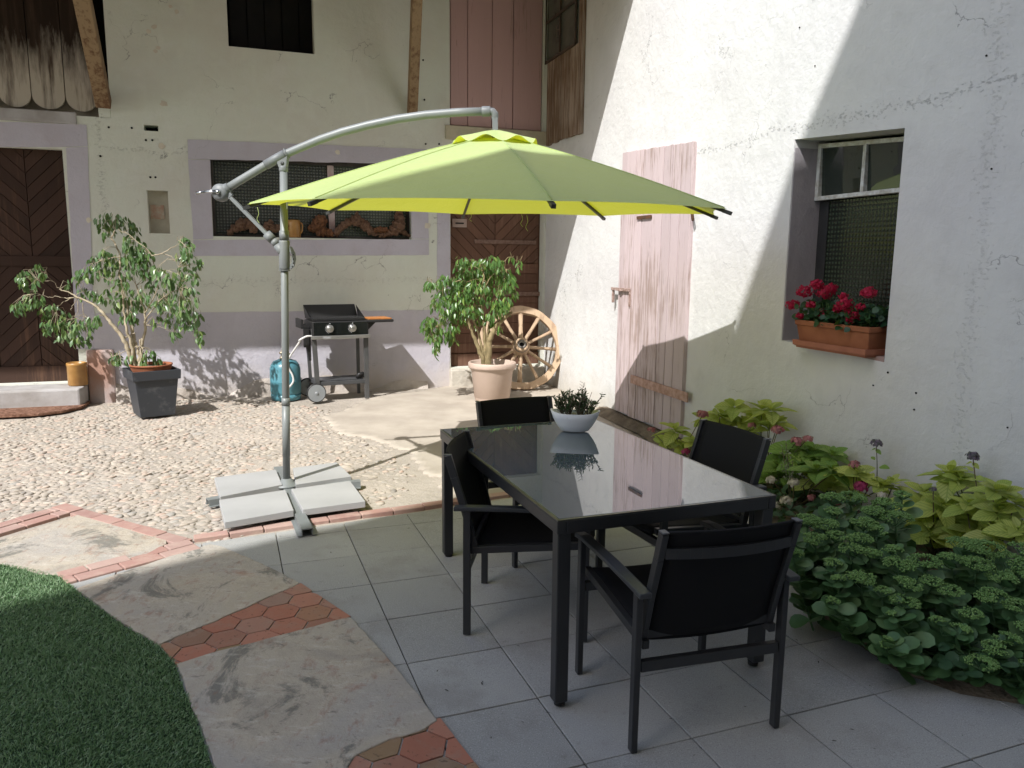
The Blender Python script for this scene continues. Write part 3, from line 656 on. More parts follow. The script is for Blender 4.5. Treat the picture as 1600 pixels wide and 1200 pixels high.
# two raking timber struts carrying the eaves
E1 = 2.45; EZ = .56+1.603*E1
for (f0, t0, wd_) in ((bl(163, 161), (129, 0), .14), (bl(643, 177), (651, 0), .105)):
    tx, tz = bl(t0[0], t0[1], .95); a = Vector((f0[0], -.04, f0[1]-.02)); b = Vector((tx, -.95, tz)); b = a+(b-a)*1.75
    mb = MB(); mb.bar(a, b, wd_, wd_*.9, up=(0, 1, 0)); mb.build('timber_strut', beamw, farm, bevel=.008)
# roof: eaves shade the whole front
mb = MB(); rs = math.tan(R(24)); yb = 5.0
mb.prism([(-9.5, -E1, EZ), (-9.5, yb, EZ+(yb+E1)*rs), (-9.5, yb, EZ+(yb+E1)*rs+.16), (-9.5, -E1, EZ+.12)], (9.5+XC+4, 0, 0))
mb.prism([(-9.5, yb, EZ+(yb+E1)*rs), (-9.5, yb+6, EZ+(yb+E1)*rs-2.6), (-9.5, yb+6, EZ+(yb+E1)*rs-2.44), (-9.5, yb, EZ+(yb+E1)*rs+.16)], (9.5+XC+4, 0, 0))
rf = mb.build('roof', tile, farm)
mb = MB(); x = -9
while x < XC-.2:
    mb.prism([(x, -E1+.08, EZ-.1+.08*rs), (x, .1, EZ-.1+(E1+.1)*rs), (x, .1, EZ-.006+(E1+.1)*rs), (x, -E1+.08, EZ-.006+.08*rs)], (.08, 0, 0)); x += .62
mb.build('rafters', beamw, rf)
# small holes, screws and flaked spots on the plaster
for u, v in [(170, 199), (206, 200), (228, 219), (238, 219), (235, 277), (243, 277), (157, 244), (661, 94), (663, 156), (665, 225), (686, 225), (667, 332)]:
    mb = MB(); x, z = bl(u, v); mb.lathe([(0, 0), (.014, 0), (.014, .006)], 8, M=Matrix.Translation((x, -.0015, z)) @ Matrix.Rotation(PI/2, 4, 'X') @ Matrix.Scale(.8, 4)); mb.build('fixing_hole', dark, farm)
pfill = simple('pale_filler', srgb(214, 208, 192), srgb(196, 188, 172), rough=.95, bump=.6, bscale=50)
for u, v, r_ in [(253, 228, .035), (276, 18, .03), (241, 42, .028), (232, 49, .024), (248, 75, .024), (243, 80, .02), (256, 162, .036), (266, 10, .02), (667, 352, .045), (528, 238, .03), (138, 344, .03)]:
    mb = MB(); x, z = bl(u, v); k = 9; mb.prism([(x+r_*random.uniform(.6, 1.3)*math.cos(i*2*PI/k), -.003, z+r_*random.uniform(.6, 1.1)*math.sin(i*2*PI/k)) for i in range(k)], (0, -.004, 0)); mb.build('filler_patch', pfill, farm)

# ---------------------------------------------------------------- right-hand building (local: x along the wall, y out of the wall, z up)
barn = thing('outbuilding', 'white rendered building with a deep window and a peeling pink door', 'house', WN*RO, YW+PI/2)
SC_ = BO
s_r, z_tr = rl(1418, 199); s_l, z_tl = rl(1246, 217); _, z_br = rl(1380, 566); _, z_bl = rl(1216, 531)
s_r = rl(1398, 380)[0]; s_l = rl(1231, 380)[0]
WZ0 = (z_br+z_bl)/2; WZ1 = (z_tr+z_tl)/2
mb = MB(); wall_grid(mb, -7, SC_+.001, -.3, 6.3, [(s_r, s_l, WZ0, WZ1)], 0, -.30, flip=-1)
me_o = mb.build('wall', white, barn)
for v in me_o.data.vertices:                   # the old opening is slightly out of square
    if abs(v.co.z-WZ1) < 1e-4 and s_r-1e-4 < v.co.x < s_l+1e-4: v.co.z = z_tr+(z_tl-z_tr)*(v.co.x-s_r)/(s_l-s_r)
    if abs(v.co.z-WZ0) < 1e-4 and s_r-1e-4 < v.co.x < s_l+1e-4: v.co.z = z_br+(z_bl-z_br)*(v.co.x-s_r)/(s_l-s_r)
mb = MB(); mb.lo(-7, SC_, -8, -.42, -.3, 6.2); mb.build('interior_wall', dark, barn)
# painted lilac reveals
glw = plaster('grey_lilac_limewash', srgb(168, 164, 168), srgb(158, 153, 157), srgb(148, 142, 146), .3)
for xa_, xb_ in ((s_l-.007, s_l-.001), (s_r+.001, s_r+.007)):
    mb = MB(); mb.lo(xa_, xb_, -.299, -.006, WZ0+.02, WZ1-.02); mb.build('window_reveal', glw, barn)
mb = MB(); mb.lo(s_r+.01, s_l-.01, -.28, -.004, WZ0-.03, WZ0+.012); mb.build('window_sill', simple('pinkish_sill', srgb(168, 134, 124), srgb(150, 140, 136), bump=.4), barn, bevel=.006)
# window: hopper with two clear panes above a patterned lower pane
fs_, fy = s_l-.03, -.2
ux1, uz1 = rl(1270, 224, -.2); lx, lz = rl(1263, 306, -.2)
zmid = rl(1330, 305, -.2)[1]; smid = rl(1352, 250, -.2)[0]
wfm = simple('flaking_white_frame', srgb(206, 208, 206), srgb(170, 166, 156), scale=25, bump=.3); mb = MB(); t = .032
zt_f = lambda s: z_tr+(z_tl-z_tr)*(s-s_r)/(s_l-s_r)-.05
def stile(mb, a, b, y0_, y1_, zb): mb.prism([(a, y0_, zb), (b, y0_, zb), (b, y0_, zt_f(b)), (a, y0_, zt_f(a))], (0, y1_-y0_, 0))
top_z = min(z_tr, z_tl)-.012
mb.prism([(s_r+.008, fy-.03, z_tr-.05), (s_l-.008, fy-.03, z_tl-.05), (s_l-.008, fy-.03, z_tl-.022), (s_r+.008, fy-.03, z_tr-.022)], (0, .042, 0)); mb.lo(s_r+.008, s_l-.01, fy-.03, fy+.012, zmid-.014, zmid+.014)
stile(mb, s_l-.042, s_l-.01, fy-.03, fy+.011, zmid+.0145); stile(mb, s_r+.008, s_r+.045, fy-.03, fy+.011, zmid+.0145); stile(mb, smid-.014, smid+.014, fy-.028, fy+.013, zmid+.0145)
wn_o = mb.build('window', wfm, barn, bevel=.003)
mb = MB(); mb.prism([(smid+.014, fy-.022, zmid+.014), (s_l-.042, fy-.022, zmid+.014), (s_l-.042, fy-.005, zt_f(s_l-.042)), (smid+.014, fy-.005, zt_f(smid+.014))], (0, -.003, 0)); mb.build('pane', clear, wn_o)
mb = MB(); mb.prism([(s_r+.045, fy-.022, zmid+.014), (smid-.014, fy-.022, zmid+.014), (smid-.014, fy-.005, zt_f(smid-.014)), (s_r+.045, fy-.005, zt_f(s_r+.045))], (0, -.003, 0)); mb.build('pane', clear, wn_o)
mb = MB(); mb.lo(s_r+.05, s_l-.10, fy-.052, fy-.047, WZ0+.02, zmid-.02); mb.build('pane', ribbed_small, wn_o)
dlf = simple('dark_lower_frame', (.02, .02, .022), (.03, .03, .03))
for xa_, xb_ in ((s_l-.1, s_l-.01), (s_r+.008, s_r+.05)):
    mb = MB(); mb.lo(xa_, xb_, fy-.07, fy-.04, WZ0+.012, zmid-.02); mb.build('frame_stile', dlf, wn_o)
# tall peeling pink door
dl0, dz0 = rl(967.5, 648); dr0, _ = rl(1072, 690); dl1, dzt = rl(975, 240); dr1, dzt2 = rl(1085, 223)
dL = (dl0+dl1)/2; dR = (dr0+dr1)/2; mb = MB(); s = dR; k = 0; tot = dL-dR
us = [975, 985, 1001, 1013, 1030, 1045, 1058, 1070, 1085]; ss = [dL-(u-975)/110*tot*1.0 for u in us]
for a, b in zip(ss, ss[1:]):
    zt_ = dzt+(dzt2-dzt)*(dL-(a+b)/2)/tot; j = random.uniform(0, .02); mb.lo(b+.005, a-.005, .004, .036+random.uniform(0, .006), .07+j, zt_)
mb.lo(dR, dL, .001, .004, .08, min(dzt, dzt2)-.02)
pd = mb.build('plank_door', pinkpeel, barn, bevel=.003)
(a0, a1), (b0, b1) = rl(993, 597), rl(1076, 618)
zst = (a1+b1)/2+.01
mb = MB(); mb.bar((a0, .052, zst+.01), (dR-.12, .052, zst), .012, .085, up=(0, 0, 1)); mb.build('strap_hinge', simple('pinkish_painted_strap', srgb(190, 158, 146), srgb(160, 124, 108), scale=20, bump=.3), pd, bevel=.003)
mb = MB(); zq = rl(1030, 338)[1]; mb.bar((rl(1003, 338)[0], .05, zq), (rl(1025, 338)[0], .05, zq), .012, .03); mb.build('strap_hinge', iron, pd)
mb = MB(); (la, lz_), (lb_, _) = rl(964, 451), rl(992, 460); zz = lz_; mb.bar((la, .06, zz), (lb_, .06, zz), .02, .03); mb.bar((la-.02, .05, zz), (la-.02, .05, zz-.14), .02, .025); mb.bar((lb_+.01, .05, zz), (lb_+.01, .05, zz-.16), .014, .02); mb.bar((la-.2, .055, zz-.0), (la-.2, .055, zz-.02), .04, .05)
mb.build('latch', simple('painted_latch', srgb(180, 158, 150), srgb(120, 96, 84), scale=30, bump=.3), pd, bevel=.003)
mb = MB(); a, b = rl(1087, 318), rl(1091, 345); mb.tube([(a[0], .0, a[1]), (a[0], .05, a[1]), (b[0], .05, b[1]), ], .012, 6); mb.build('iron_hook', iron, barn)
# planked hatch with a little window next to the corner
hs1 = SC_-.05; hs0, hzb = rl(912, 212); zbc = rl(855, 224)[1]
mb = MB(); nx_ = 9
gs0 = rl(905, 60)[0]; gs1 = rl(857, 60)[0]; gzb = (rl(857, 92)[1]+rl(905, 73)[1])/2
for i in range(nx_):
    a = hs0+(hs1-hs0)*i/nx_; b = hs0+(hs1-hs0)*(i+1)/nx_; zt_ = gzb-.02 if (a > gs0-.1 and b < gs1+.12) else 5.2
    mb.lo(a+.002, b-.002, .002, .035+random.uniform(0, .006), (hzb+zbc)/2+random.uniform(-.01, .01), zt_)
hd = mb.build('hatch_door', greyw, barn, bevel=.002)
mb = MB(); gs0 += .0; mb.lo(gs0, gs0+.03, .036, .05, gzb-.03, 5.2); mb.lo(gs1-.03, gs1, .036, .05, gzb-.03, 5.2); mb.lo(gs0, gs1, .036, .05, gzb-.03, gzb); gm_ = rl(881, 20); mb.lo(gs0, gs1, .036, .048, gm_[1]-.015, gm_[1]+.015); mb.lo((gs0+gs1)/2-.015, (gs0+gs1)/2+.015, .036, .048, gzb, 5.2)
wf2 = mb.build('window', simple('dark_bars', srgb(60, 52, 44), srgb(84, 70, 58)), hd)
mb = MB(); mb.lo(gs0+.03, gs1-.03, .02, .026, gzb, 5.2); mb.build('pane', simple('dusty_glass', srgb(96, 98, 88), srgb(70, 74, 66), scale=3, rough=.25, bump=.02, spec=.6), wf2)
mb = MB(); mb.prism([(-7.3, .6, 6.2), (-7.3, -4, 8.2), (-7.3, -4, 8.35), (-7.3, .6, 6.35)], (SC_+7.3, 0, 0)); mb.build('roof', tile, barn)
for u, v, r_ in [(1250, 43, .01), (1055, 262, .01), (1388, 582, .012), (1365, 602, .009), (1432, 614, .011), (1429, 640, .01), (1575, 668, .008), (1274, 103, .008), (1542, 87, .01), (1550, 264, .009)]:
    mb = MB(); x, z = rl(u, v); r_ *= .55; mb.lathe([(0, 0), (r_, 0), (r_, .004)], 7, M=Matrix.Translation((x, .0015, z)) @ Matrix.Rotation(-PI/2, 4, 'X')); mb.build('fixing_hole', dark, barn)

# ---------------------------------------------------------------- house behind the camera: its ridge throws the shade over the terrace
ZR = 11.6; kz = (12-ZR)/-SUN[2]
qs = []
for u, v, wl in [(0, 950, 0), (207, 895, 0), (400, 846, 0), (575, 807, 0), (702, 775, 0), (1145, 500, 1), (1245, 215, 1), (1335, 0, 1)]:
    P = plane(u, v, WN*RO, WN) if wl else gz(u, v); qs.append((P-SUN*((ZR-P[2])/-SUN[2]))[:2])
    if v == 775:
        for g_ in ((.98, 6.42), (1.35, 6.62)): P = np.array([*g_, 0]); qs.append((P-SUN*(ZR/-SUN[2]))[:2])
qs = [np.array(k) for k in qs]; first = qs[0]+(qs[0]-qs[2])*6; last = qs[-1]+(qs[-1]-qs[-3])*6
outl = [first]+qs+[last]; back = [last+np.array([5, -9.]), first+np.array([5, -9.])]
nb = thing('neighbouring_house', 'tall plastered house standing behind the terrace and shading it', 'house', (0, 0, 0))
mb = MB(); poly = ccw([tuple(k) for k in outl+back]); mb.prism([(x, y, -.1) for x, y in poly], (0, 0, ZR)); mb.build('wall', simple('pale_render', srgb(206, 198, 182), srgb(190, 182, 166), scale=1, rough=.9, bump=.3), nb)
mb = MB()
for k in (2, 5): 
    a, b = (qs[k-1], qs[k]); 
dv = (qs[-1]-qs[4]); dv /= np.linalg.norm(dv); nv = np.array([-dv[1], dv[0]])
for sft, zc in ((1.0, 2.0), (3.0, 2.0), (1.0, 5.0), (3.0, 5.0), (1.0, 8.0), (3.0, 8.0)):
    c = qs[4]+dv*sft; mb.box((c[0]+nv[0]*.01, c[1]+nv[1]*.01, zc), (.9, .05, 1.3), math.atan2(dv[1], dv[0]))
mb.build('window', clear, nb)

# ================================================================== OBJECTS
blackm = simple('charcoal_powder_coat', (.020, .021, .023), (.026, .027, .029), scale=3, rough=.38, bump=.08, bscale=300, bd=.001, spec=.5)
sling = N('black_mesh_fabric'); wv = sling.mapping((420, 420, 420)); sling.color((.006, .006, .007)); sling.set(rough=.75, spec=.25); sling.bump(sling.noise(1, 2, .5, wv), .3, .001)
sling = sling.m
capm = simple('grey_plastic', (.09, .095, .10), (.12, .12, .13), rough=.5, bump=.05)
# ---------------------------------------------------------------- table
TA = R(20.2); ex = np.array([math.cos(TA), math.sin(TA), 0]); ey = np.array([-math.sin(TA), math.cos(TA), 0])
TBc = gz(872, 818, .705); TBc[2] = 0; TWd, TLn = .918, 1.575
tc = TBc+ex*TWd/2+ey*TLn/2
tb = thing('dining_table', 'long black metal garden table with a dark mirror-like glass top', 'table', tc, TA)
hw, hl = TWd/2, TLn/2; mb = MB()
for sx in (-1, 1): mb.lo(sx*hw, sx*(hw-.035), -hl, hl, .655, .703)
for sy in (-1, 1): mb.lo(-hw+.0355, hw-.0355, sy*hl, sy*(hl-.035), .655, .703)
mb.lo(-hw+.04, hw-.04, -.02, .02, .665, .69); mb.build('table_frame', blackm, tb, bevel=.004)
gl = N('black_glass'); gl.color((.075, .100, .118)); gl.set(rough=.012, spec=.5, ior=2.4)
tb.rotation_euler = (-R(.45), 0, TA); mb = MB(); mb.lo(-hw+.012, hw-.012, -hl+.012, hl-.012, .7035, .7085); mb.build('table_top', gl.m, tb, bevel=.0015)
rim = simple('satin_rim', (.09, .09, .085), (.11, .11, .10), rough=.3, bump=0, metal=.6)
mb = MB()
for sx in (-1, 1): mb.lo(sx*hw, sx*(hw-.011), -hl, hl, .7035, .7075)
for sy in (-1, 1): mb.lo(-hw+.0115, hw-.0115, sy*hl, sy*(hl-.011), .7035, .7075)
mb.build('rim', rim, tb)
for sx in (-1, 1):
    for sy in (-1, 1):
        mb = MB(); mb.lo(sx*(hw-.006), sx*(hw-.056), sy*(hl-.006), sy*(hl-.056), .02, .655); o = mb.build('leg', blackm, tb, bevel=.004)
        mb = MB(); mb.lathe([(0, 0), (.02, 0), (.022, .02), (0, .02)], 12, (sx*(hw-.036), sy*(hl-.036), 0)); mb.build('foot_cap', simple('black_rubber', (.012, .012, .012), rough=.8, bump=0) if not bpy.data.materials.get('black_rubber') else bpy.data.materials['black_rubber'], o)

# ---------------------------------------------------------------- chairs (local: y forward, origin on the ground between the rear legs)
def make_chair(label):
    c = thing('garden_chair', label, 'chair', (0, 0, 0), 0, 'black garden armchairs around the glass table')
    W = .268; D = .50; AH = .575
    for sx in (-1, 1):
        for y in (0, D):
            mb = MB(); mb.lo(sx*W-.011, sx*W+.011, y-.016, y+.016, .004, AH-.01); mb.build('leg', blackm, c, bevel=.003)
        mb = MB(); pts = [(-.055, AH), (.0, AH+.003), (.22, AH+.008), (D-.03, AH+.004), (D+.03, AH-.004)]
        prof = [(y, z) for y, z in pts]+[(y, z-.018) for y, z in pts[::-1]]
        mb.prism([(sx*W-.021, y, z) for y, z in prof], (.042, 0, 0)); mb.build('armrest', simple('grey_armrest', (.035, .038, .042), (.045, .048, .052), rough=.33, bump=.05) if not bpy.data.materials.get('grey_armrest') else bpy.data.materials['grey_armrest'], c, bevel=.004)
    Wi = W-.034
    # back posts lean backwards, slightly kinked, and carry on as the side rails of the seat
    Pp = [(-.088, .782), (-.060, .69), (-.012, .54), (.018, .43), (.030, .375)]
    for sx in (-1, 1):
        mb = MB()
        for (y0, z0), (y1, z1) in zip(Pp, Pp[1:]): mb.bar((sx*Wi, y0, z0), (sx*Wi, y1, z1), .021, .032, up=(0, 1, 0))
        o = mb.build('back_post', blackm, c, bevel=.002)
        mb = MB(); mb.lo(sx*Wi-.011, sx*Wi+.011, -.105, -.072, .7825, .788); mb.build('end_cap', capm, o, bevel=.002)
        mb = MB(); mb.bar((sx*Wi, .0, .372), (sx*Wi, D+.02, .418), .024, .03); mb.build('seat_rail', blackm, c, bevel=.002)
    arc = [(x, -.004-.035*(1-(x/Wi)**2)) for x in np.linspace(-Wi+.013, Wi-.013, 13)]
    mb = MB()
    for (xa, ya), (xb, yb_) in zip(arc, arc[1:]): mb.bar((xa, ya-.068, .712), (xb, yb_-.068, .712), .016, .034)
    mb.build('back_crossbar', blackm, c)
    mb = MB(); mb.bar((-Wi, .026, .40), (Wi, .026, .40), .018, .032); mb.build('back_crossbar', blackm, c, bevel=.002)
    mb = MB(); mb.lo(-W+.0145, W-.0145, -.012, .012, .285, .322); mb.build('rear_stretcher', blackm, c, bevel=.002)
    mb = MB(); mb.lo(-W+.0145, W-.0145, D-.012, D+.012, .345, .38); mb.build('front_stretcher', blackm, c, bevel=.002)
    # sling: curved back panel and padded seat
    def panel(prof, th, curve, name):
        mb = MB(); m = len(prof); nx_ = 13; vs = []
        for k, (y, z) in enumerate(prof):
            for i in range(nx_):
                t = i/(nx_-1)*2-1; cv = curve*(1-t*t); vs.append((t*(Wi-.014), y-(cv if name == 'back_sling' else 0), z-(cv if name != 'back_sling' else 0)))
        mb.add(vs, [(a*nx_+i, a*nx_+i+1, (a+1)*nx_+i+1, (a+1)*nx_+i) for a in range(m-1) for i in range(nx_-1)], True)
        o = mb.build(name, sling, c); s_ = o.modifiers.new('thick', 'SOLIDIFY'); s_.thickness = th; s_.offset = 0; return o
    panel([(-.092, .786), (-.084, .771), (-.058, .69), (-.036, .61), (-.010, .54), (.006, .48), (.020, .42), (.04, .385)], .008, .028, 'back_sling')
    panel([(.03, .385), (.10, .383), (.25, .395), (.40, .41), (D, .422), (D+.03, .41)], .022, .012, 'seat_sling')
    return c
def dup(root, loc, rz, label):
    def cp(o, par):
        c = o.copy(); COL.objects.link(c); c.parent = par
        for ch in [k for k in bpy.data.objects if k.parent == o]: cp(ch, c)
        return c
    r = cp(root, None); r.location = loc; r.rotation_euler = (0, 0, rz); r['label'] = label; return r
ch1 = make_chair('black armchair at the near end of the table, its back turned to the camera')
def rear(a, b, ang):                           # centre between the rear legs from the photo's two post tops
    p = (gz(*a, .772)+gz(*b, .772))/2; return (p[0]+.088*math.cos(ang+PI/2), p[1]+.088*math.sin(ang+PI/2), 0)
A1, A2, A3, A4 = R(15.8), R(84-180), R(29.4+180-4), R(-65.8+180)
ch1.location = (.667, 2.365, 0); ch1.rotation_euler = (0, 0, A1)
dup(ch1, (-.155, 3.345, 0), A2, 'black armchair on the left long side of the table, seen from its side')
dup(ch1, rear((742, 632), (862, 622), A3), A3, 'black armchair at the far end of the table beyond the white bowl')
dup(ch1, rear((1100, 660), (1198, 690), A4), A4, 'black armchair on the right long side of the table before the yellow-leaved plants')

# ---------------------------------------------------------------- parasol
alum = simple('pale_grey_painted_metal', (.20, .215, .212), (.175, .19, .188), scale=4, rough=.42, bump=.05, bscale=80, bd=.001, spec=.5)
alud = simple('grey_plastic_joint', (.18, .192, .195), (.15, .16, .165), scale=8, rough=.5, bump=.05)
ribm = simple('dark_steel_rib', (.03, .032, .03), (.045, .045, .04), rough=.45, bump=0)
pc = gz(448, 757, .055); pbase = np.array([pc[0], pc[1], 0])
um = thing('cantilever_parasol', 'large lime green cantilever parasol on a grey crossed foot', 'parasol', pbase)
can = np.array([-.1237, 5.0408]); cz0 = 1.9194; RAD = 1.5238; PH = 3.33895; tx_, ty_ = -.00557, .0365
ppt = np.array([pc[0], pc[1], 0]); dirn = np.array([can[0]-pc[0], can[1]-pc[1], 0.]); dirn /= np.linalg.norm(dirn); nrm = np.array([-dirn[1], dirn[0], 0])
VPp = lambda u, v: plane(u, v, ppt, nrm)
# crossed steel channels
cL = gz(324, 779, .055); cR = gz(563, 750, .055); cN = gz(480, 829, .04); cF = pc+(pc-cN)*.55
cen = np.array([pc[0], pc[1], .03])
def channel(mb, a, b):
    d = (b-a)/np.linalg.norm(b-a); s_ = np.array([-d[1], d[0], 0]); a = np.array([*a[:2], 0]); b = np.array([*b[:2], 0])
    for k, (w0, w1, z0, z1) in enumerate([(-.032, .032, .046, .052), (-.032, -.027, .008, .0455), (.027, .032, .008, .0455), (-.055, -.0325, .008, .012), (.0325, .055, .008, .012)]):
        P = [a+s_*w0, a+s_*w1, b+s_*w1, b+s_*w0]; mb.prism([(p[0], p[1], z0) for p in P], (0, 0, z1-z0))
for e in (cL, cR, cN, cF):
    mb = MB(); d = (e-cen); d[2] = 0; d /= np.linalg.norm(d); channel(mb, cen+d*.05, e); mb.build('foot_arm', alum, um, world=True)
mb = MB(); mb.lathe([(.0, .053), (.10, .053), (.098, .066), (.045, .074), (.034, .10), (.0, .10)], 24, (pc[0], pc[1], 0)); mb.build('foot_plate', alum, um, world=True)
Ptop = VPp(443, 262); Pb = np.array([pc[0], pc[1], .07]); at = lambda t: Pb+(Ptop-Pb)*t
def tz(v_):                                     # parameter along the pole for a photo height
    ts_ = np.linspace(0, 1.1, 400); zz = vert(446, v_, pbase); return (zz-.07)/(Ptop[2]-.07)
mb = MB(); mb.tube([at(0), at(1)], .0245, 20); pole = mb.build('pole', alum, um, world=True)
mb = MB(); k = tz(627); mb.tube([at(k-.012), at(k+.012)], .0285, 20); mb.tube([at(k-.012-.001), at(k-.18)], .0262, 20); mb.build('pole_collar', alum, pole, world=True)
k0, k1 = tz(421), tz(376)
mb = MB(); mb.tube([at(k0), at(k0+.004), at(k1-.004), at(k1)], [.033, .035, .035, .033], 20); mb.tube([at(k1+.001), at(k1+.03)], .031, 20); mb.tube([at(k0-.004), at(k0-.001)], .037, 20); slide = mb.build('slide_joint', alud, um, world=True)
# grip plate with four holes on the right of the joint
mb = MB(); q = [VPp(u, v) for u, v in [(451, 384), (456, 386), (461, 395), (462.5, 405), (460, 416), (454.5, 421), (452, 419), (456, 409), (457, 398), (451, 392)]]
mb.prism([p-nrm*.006 for p in q], nrm*.012); mb.build('grip', alud, slide, world=True, bevel=.002)
mb = MB()
for u, v in [(458.5, 398), (459, 405), (458.7, 411), (457, 416)]:
    p = VPp(u, v); mb.ball(p-nrm*.0065, .0052)
mb.build('pin_hole', ribm, slide, world=True)
# strut from slide joint up to the crank hub
hub = VPp(345, 301); J = VPp(437, 386); S0 = VPp(361, 309)
mb = MB(); mb.bar(S0, S0+(J-S0)*.93, .022, .034, up=tuple(nrm)); mb.build('strut', alum, um, world=True, bevel=.003)
mb = MB(); jd = J-S0; mb.tube([S0+jd*.73, S0+jd*.86], .030, 16); mb.tube([S0+jd*.862, S0+jd*.95], .027, 16); mb.tube([S0+jd*.952, at((k0+k1)/2)], .030, 14); mb.build('strut_socket', alud, um, world=True)
# curved arm
apx = [(352, 296), (375, 282), (400, 267), (425, 252), (443, 242), (470, 230.5), (500, 218), (535, 206), (575, 195.5), (620, 186), (665, 179.5), (715, 175.5), (760, 174)]
pts = [VPp(u, v) for u, v in apx]; mb = MB(); mb.tube(pts, .0225, 18, flat=1.15); arm = mb.build('arm', alum, um, world=True)
mb = MB(); mb.tube([VPp(415, 258), VPp(429, 250), VPp(446, 240.5)], [.03, .031, .031], 18); mb.tube([VPp(447, 240), VPp(449, 239)], .034, 18); mb.build('arm_sleeve', alud, arm, world=True)
mb = MB(); a = VPp(442, 246); mb.prism([p-nrm*.022 for p in [VPp(432, 249), VPp(451, 244), VPp(449, 262), VPp(437, 263)]], nrm*.044); mb.tube([Ptop-(Ptop-Pb)*.012, Ptop+(Ptop-Pb)*.004], .029, 18); mb.build('pole_head', alud, pole, world=True, bevel=.006)
mb = MB(); p = VPp(443, 256); mb.lathe([(0, 0), (.012, 0), (.012, .006), (0, .006)], 14, M=Matrix.Translation(Vector(p-nrm*.023)) @ Matrix.Rotation(math.atan2(nrm[1], nrm[0])+PI/2, 4, 'Z') @ Matrix.Rotation(PI/2, 4, 'X')); mb.build('pivot_bolt', ribm, pole, world=True)
# crank hub and handle
mb = MB(); Mh = Matrix.Translation(Vector(hub)) @ Matrix.Rotation(math.atan2(nrm[1], nrm[0])+PI/2, 4, 'Z') @ Matrix.Rotation(PI/2, 4, 'X')
mb.lathe([(0, -.04), (.04, -.038), (.055, -.02), (.058, .02), (.05, .038), (.0, .042)], 24, M=Mh); mb.tube([hub, VPp(358, 292)], [.045, .03], 16); mb.prism([p-nrm*.014 for p in [VPp(352, 300), VPp(358, 296), VPp(364, 305), VPp(358, 311)]], nrm*.028)
hb = mb.build('crank_hub', alud, um, world=True)
mb = MB(); a = hub-nrm*.045; e = VPp(324, 301)-nrm*.05; mb.tube([a, e], .006, 8); mb.tube([a+np.array([0, 0, .012]), e+np.array([0, 0, .006])], .005, 8); mb.ball(a, .016, 2); mb.tube([e, VPp(312, 303)-nrm*.05], [.007, .010], 8); mb.build('crank_handle', simple('chrome', (.55, .56, .56), rough=.25, metal=1, bump=0), hb, world=True)
# canopy hanger
hp = VPp(773, 176); cap_z = vert(773, 204, np.array([can[0], can[1], 0]))
mb = MB(); mb.tube([VPp(753, 174.2), VPp(766, 173.8)], .029, 16, flat=1.1); mb.tube([VPp(764, 173.8), VPp(770, 174.5), VPp(773, 178), VPp(773.5, 186)], [.024, .024, .024, .022], 14); mb.bar(VPp(773.5, 184), VPp(774, 204), .034, .042, up=tuple(nrm)); mb.build('canopy_hanger', alud, um, world=True, bevel=.003)
p = VPp(773.5, 190); mb = MB(); mb.lathe([(0, 0), (.011, 0), (.011, .004), (.006, .004), (.006, .006), (0, .006)], 14, M=Matrix.Translation(Vector(p-nrm*.018)) @ Matrix.Rotation(math.atan2(nrm[1], nrm[0])+PI/2, 4, 'Z') @ Matrix.Rotation(PI/2, 4, 'X')); mb.build('hanger_bolt', ribm, um, world=True)
# canopy cloth: eight gores with a little sag and scooped edges
cloth = N('lime_canvas')
cloth.color(cloth.mix(cloth.step(cloth.noise(1.2, 4), .3, .7), srgb(196, 216, 146), srgb(190, 210, 140))); cloth.set(rough=.85, spec=.15, sheen=.3); cloth.bump(cloth.math('ADD', cloth.noise(7, 4, .6, None, 1.0), cloth.math('MULTIPLY', cloth.noise(600, 2), .05)), .5, .02)
tr = cloth.new('ShaderNodeBsdfTranslucent'); tr.inputs[0].default_value = srgb(214, 214, 20); ms = cloth.new('ShaderNodeMixShader'); ms.inputs[0].default_value = .34
cloth.link(cloth.b.outputs[0], ms.inputs[1]); cloth.link(tr.outputs[0], ms.inputs[2]); cloth.link(ms.outputs[0], cloth.out.inputs[0])
APZ = cap_z-.022; 
def rimpt(i, s=1.0): a = PH+i*PI/4; x, y = RAD*math.cos(a)*s, RAD*math.sin(a)*s; return np.array([can[0]+x, can[1]+y, cz0+tx_*x+ty_*y])
def surf(i, u, v, extra=0):                    # u across the gore 0..1, v from the top 0 to the rim 1
    A, Bq = rimpt(i), rimpt(i+1); top_ = np.array([can[0], can[1], APZ]); e = 1-.022*math.sin(PI*u)   # scooped edge
    P = top_+(A*(1-u)+Bq*u-top_)*v*e; P[2] += .022*math.sin(PI*min(1, v))-.010*math.sin(PI*u)*math.sin(PI*min(v, 1))
    return P
def gore_mesh(mb, i, v0, v1, nu=10, nv=12, off=0):
    vs = [surf(i, a/nu, v0+(v1-v0)*b/nv)+np.array([0, 0, off]) for b in range(nv+1) for a in range(nu+1)]
    mb.add(vs, [(b*(nu+1)+a, b*(nu+1)+a+1, (b+1)*(nu+1)+a+1, (b+1)*(nu+1)+a) for b in range(nv) for a in range(nu)], True)
mb = MB()
for i in range(8): gore_mesh(mb, i, .085, 1)
cano = mb.build('canopy', cloth.m, um, world=True)
mb = MB()
for i in range(8):
    pts = [surf(i, 0, .09+.9*k/10)+np.array([0, 0, .0015]) for k in range(11)]; mb.tube(pts, .0035, 5)
mb.build('seam', cloth.m, cano, world=True)
mb = MB(); NV = 72; ring = []
for k in range(NV):
    a = 2*PI*k/NV; fl = .5+.5*math.cos(8*(a-PH)); r_ = .262+.012*fl
    ring.append((a, r_, .035*(1-fl)+.0))
vs = [(can[0], can[1], cap_z+.005)]
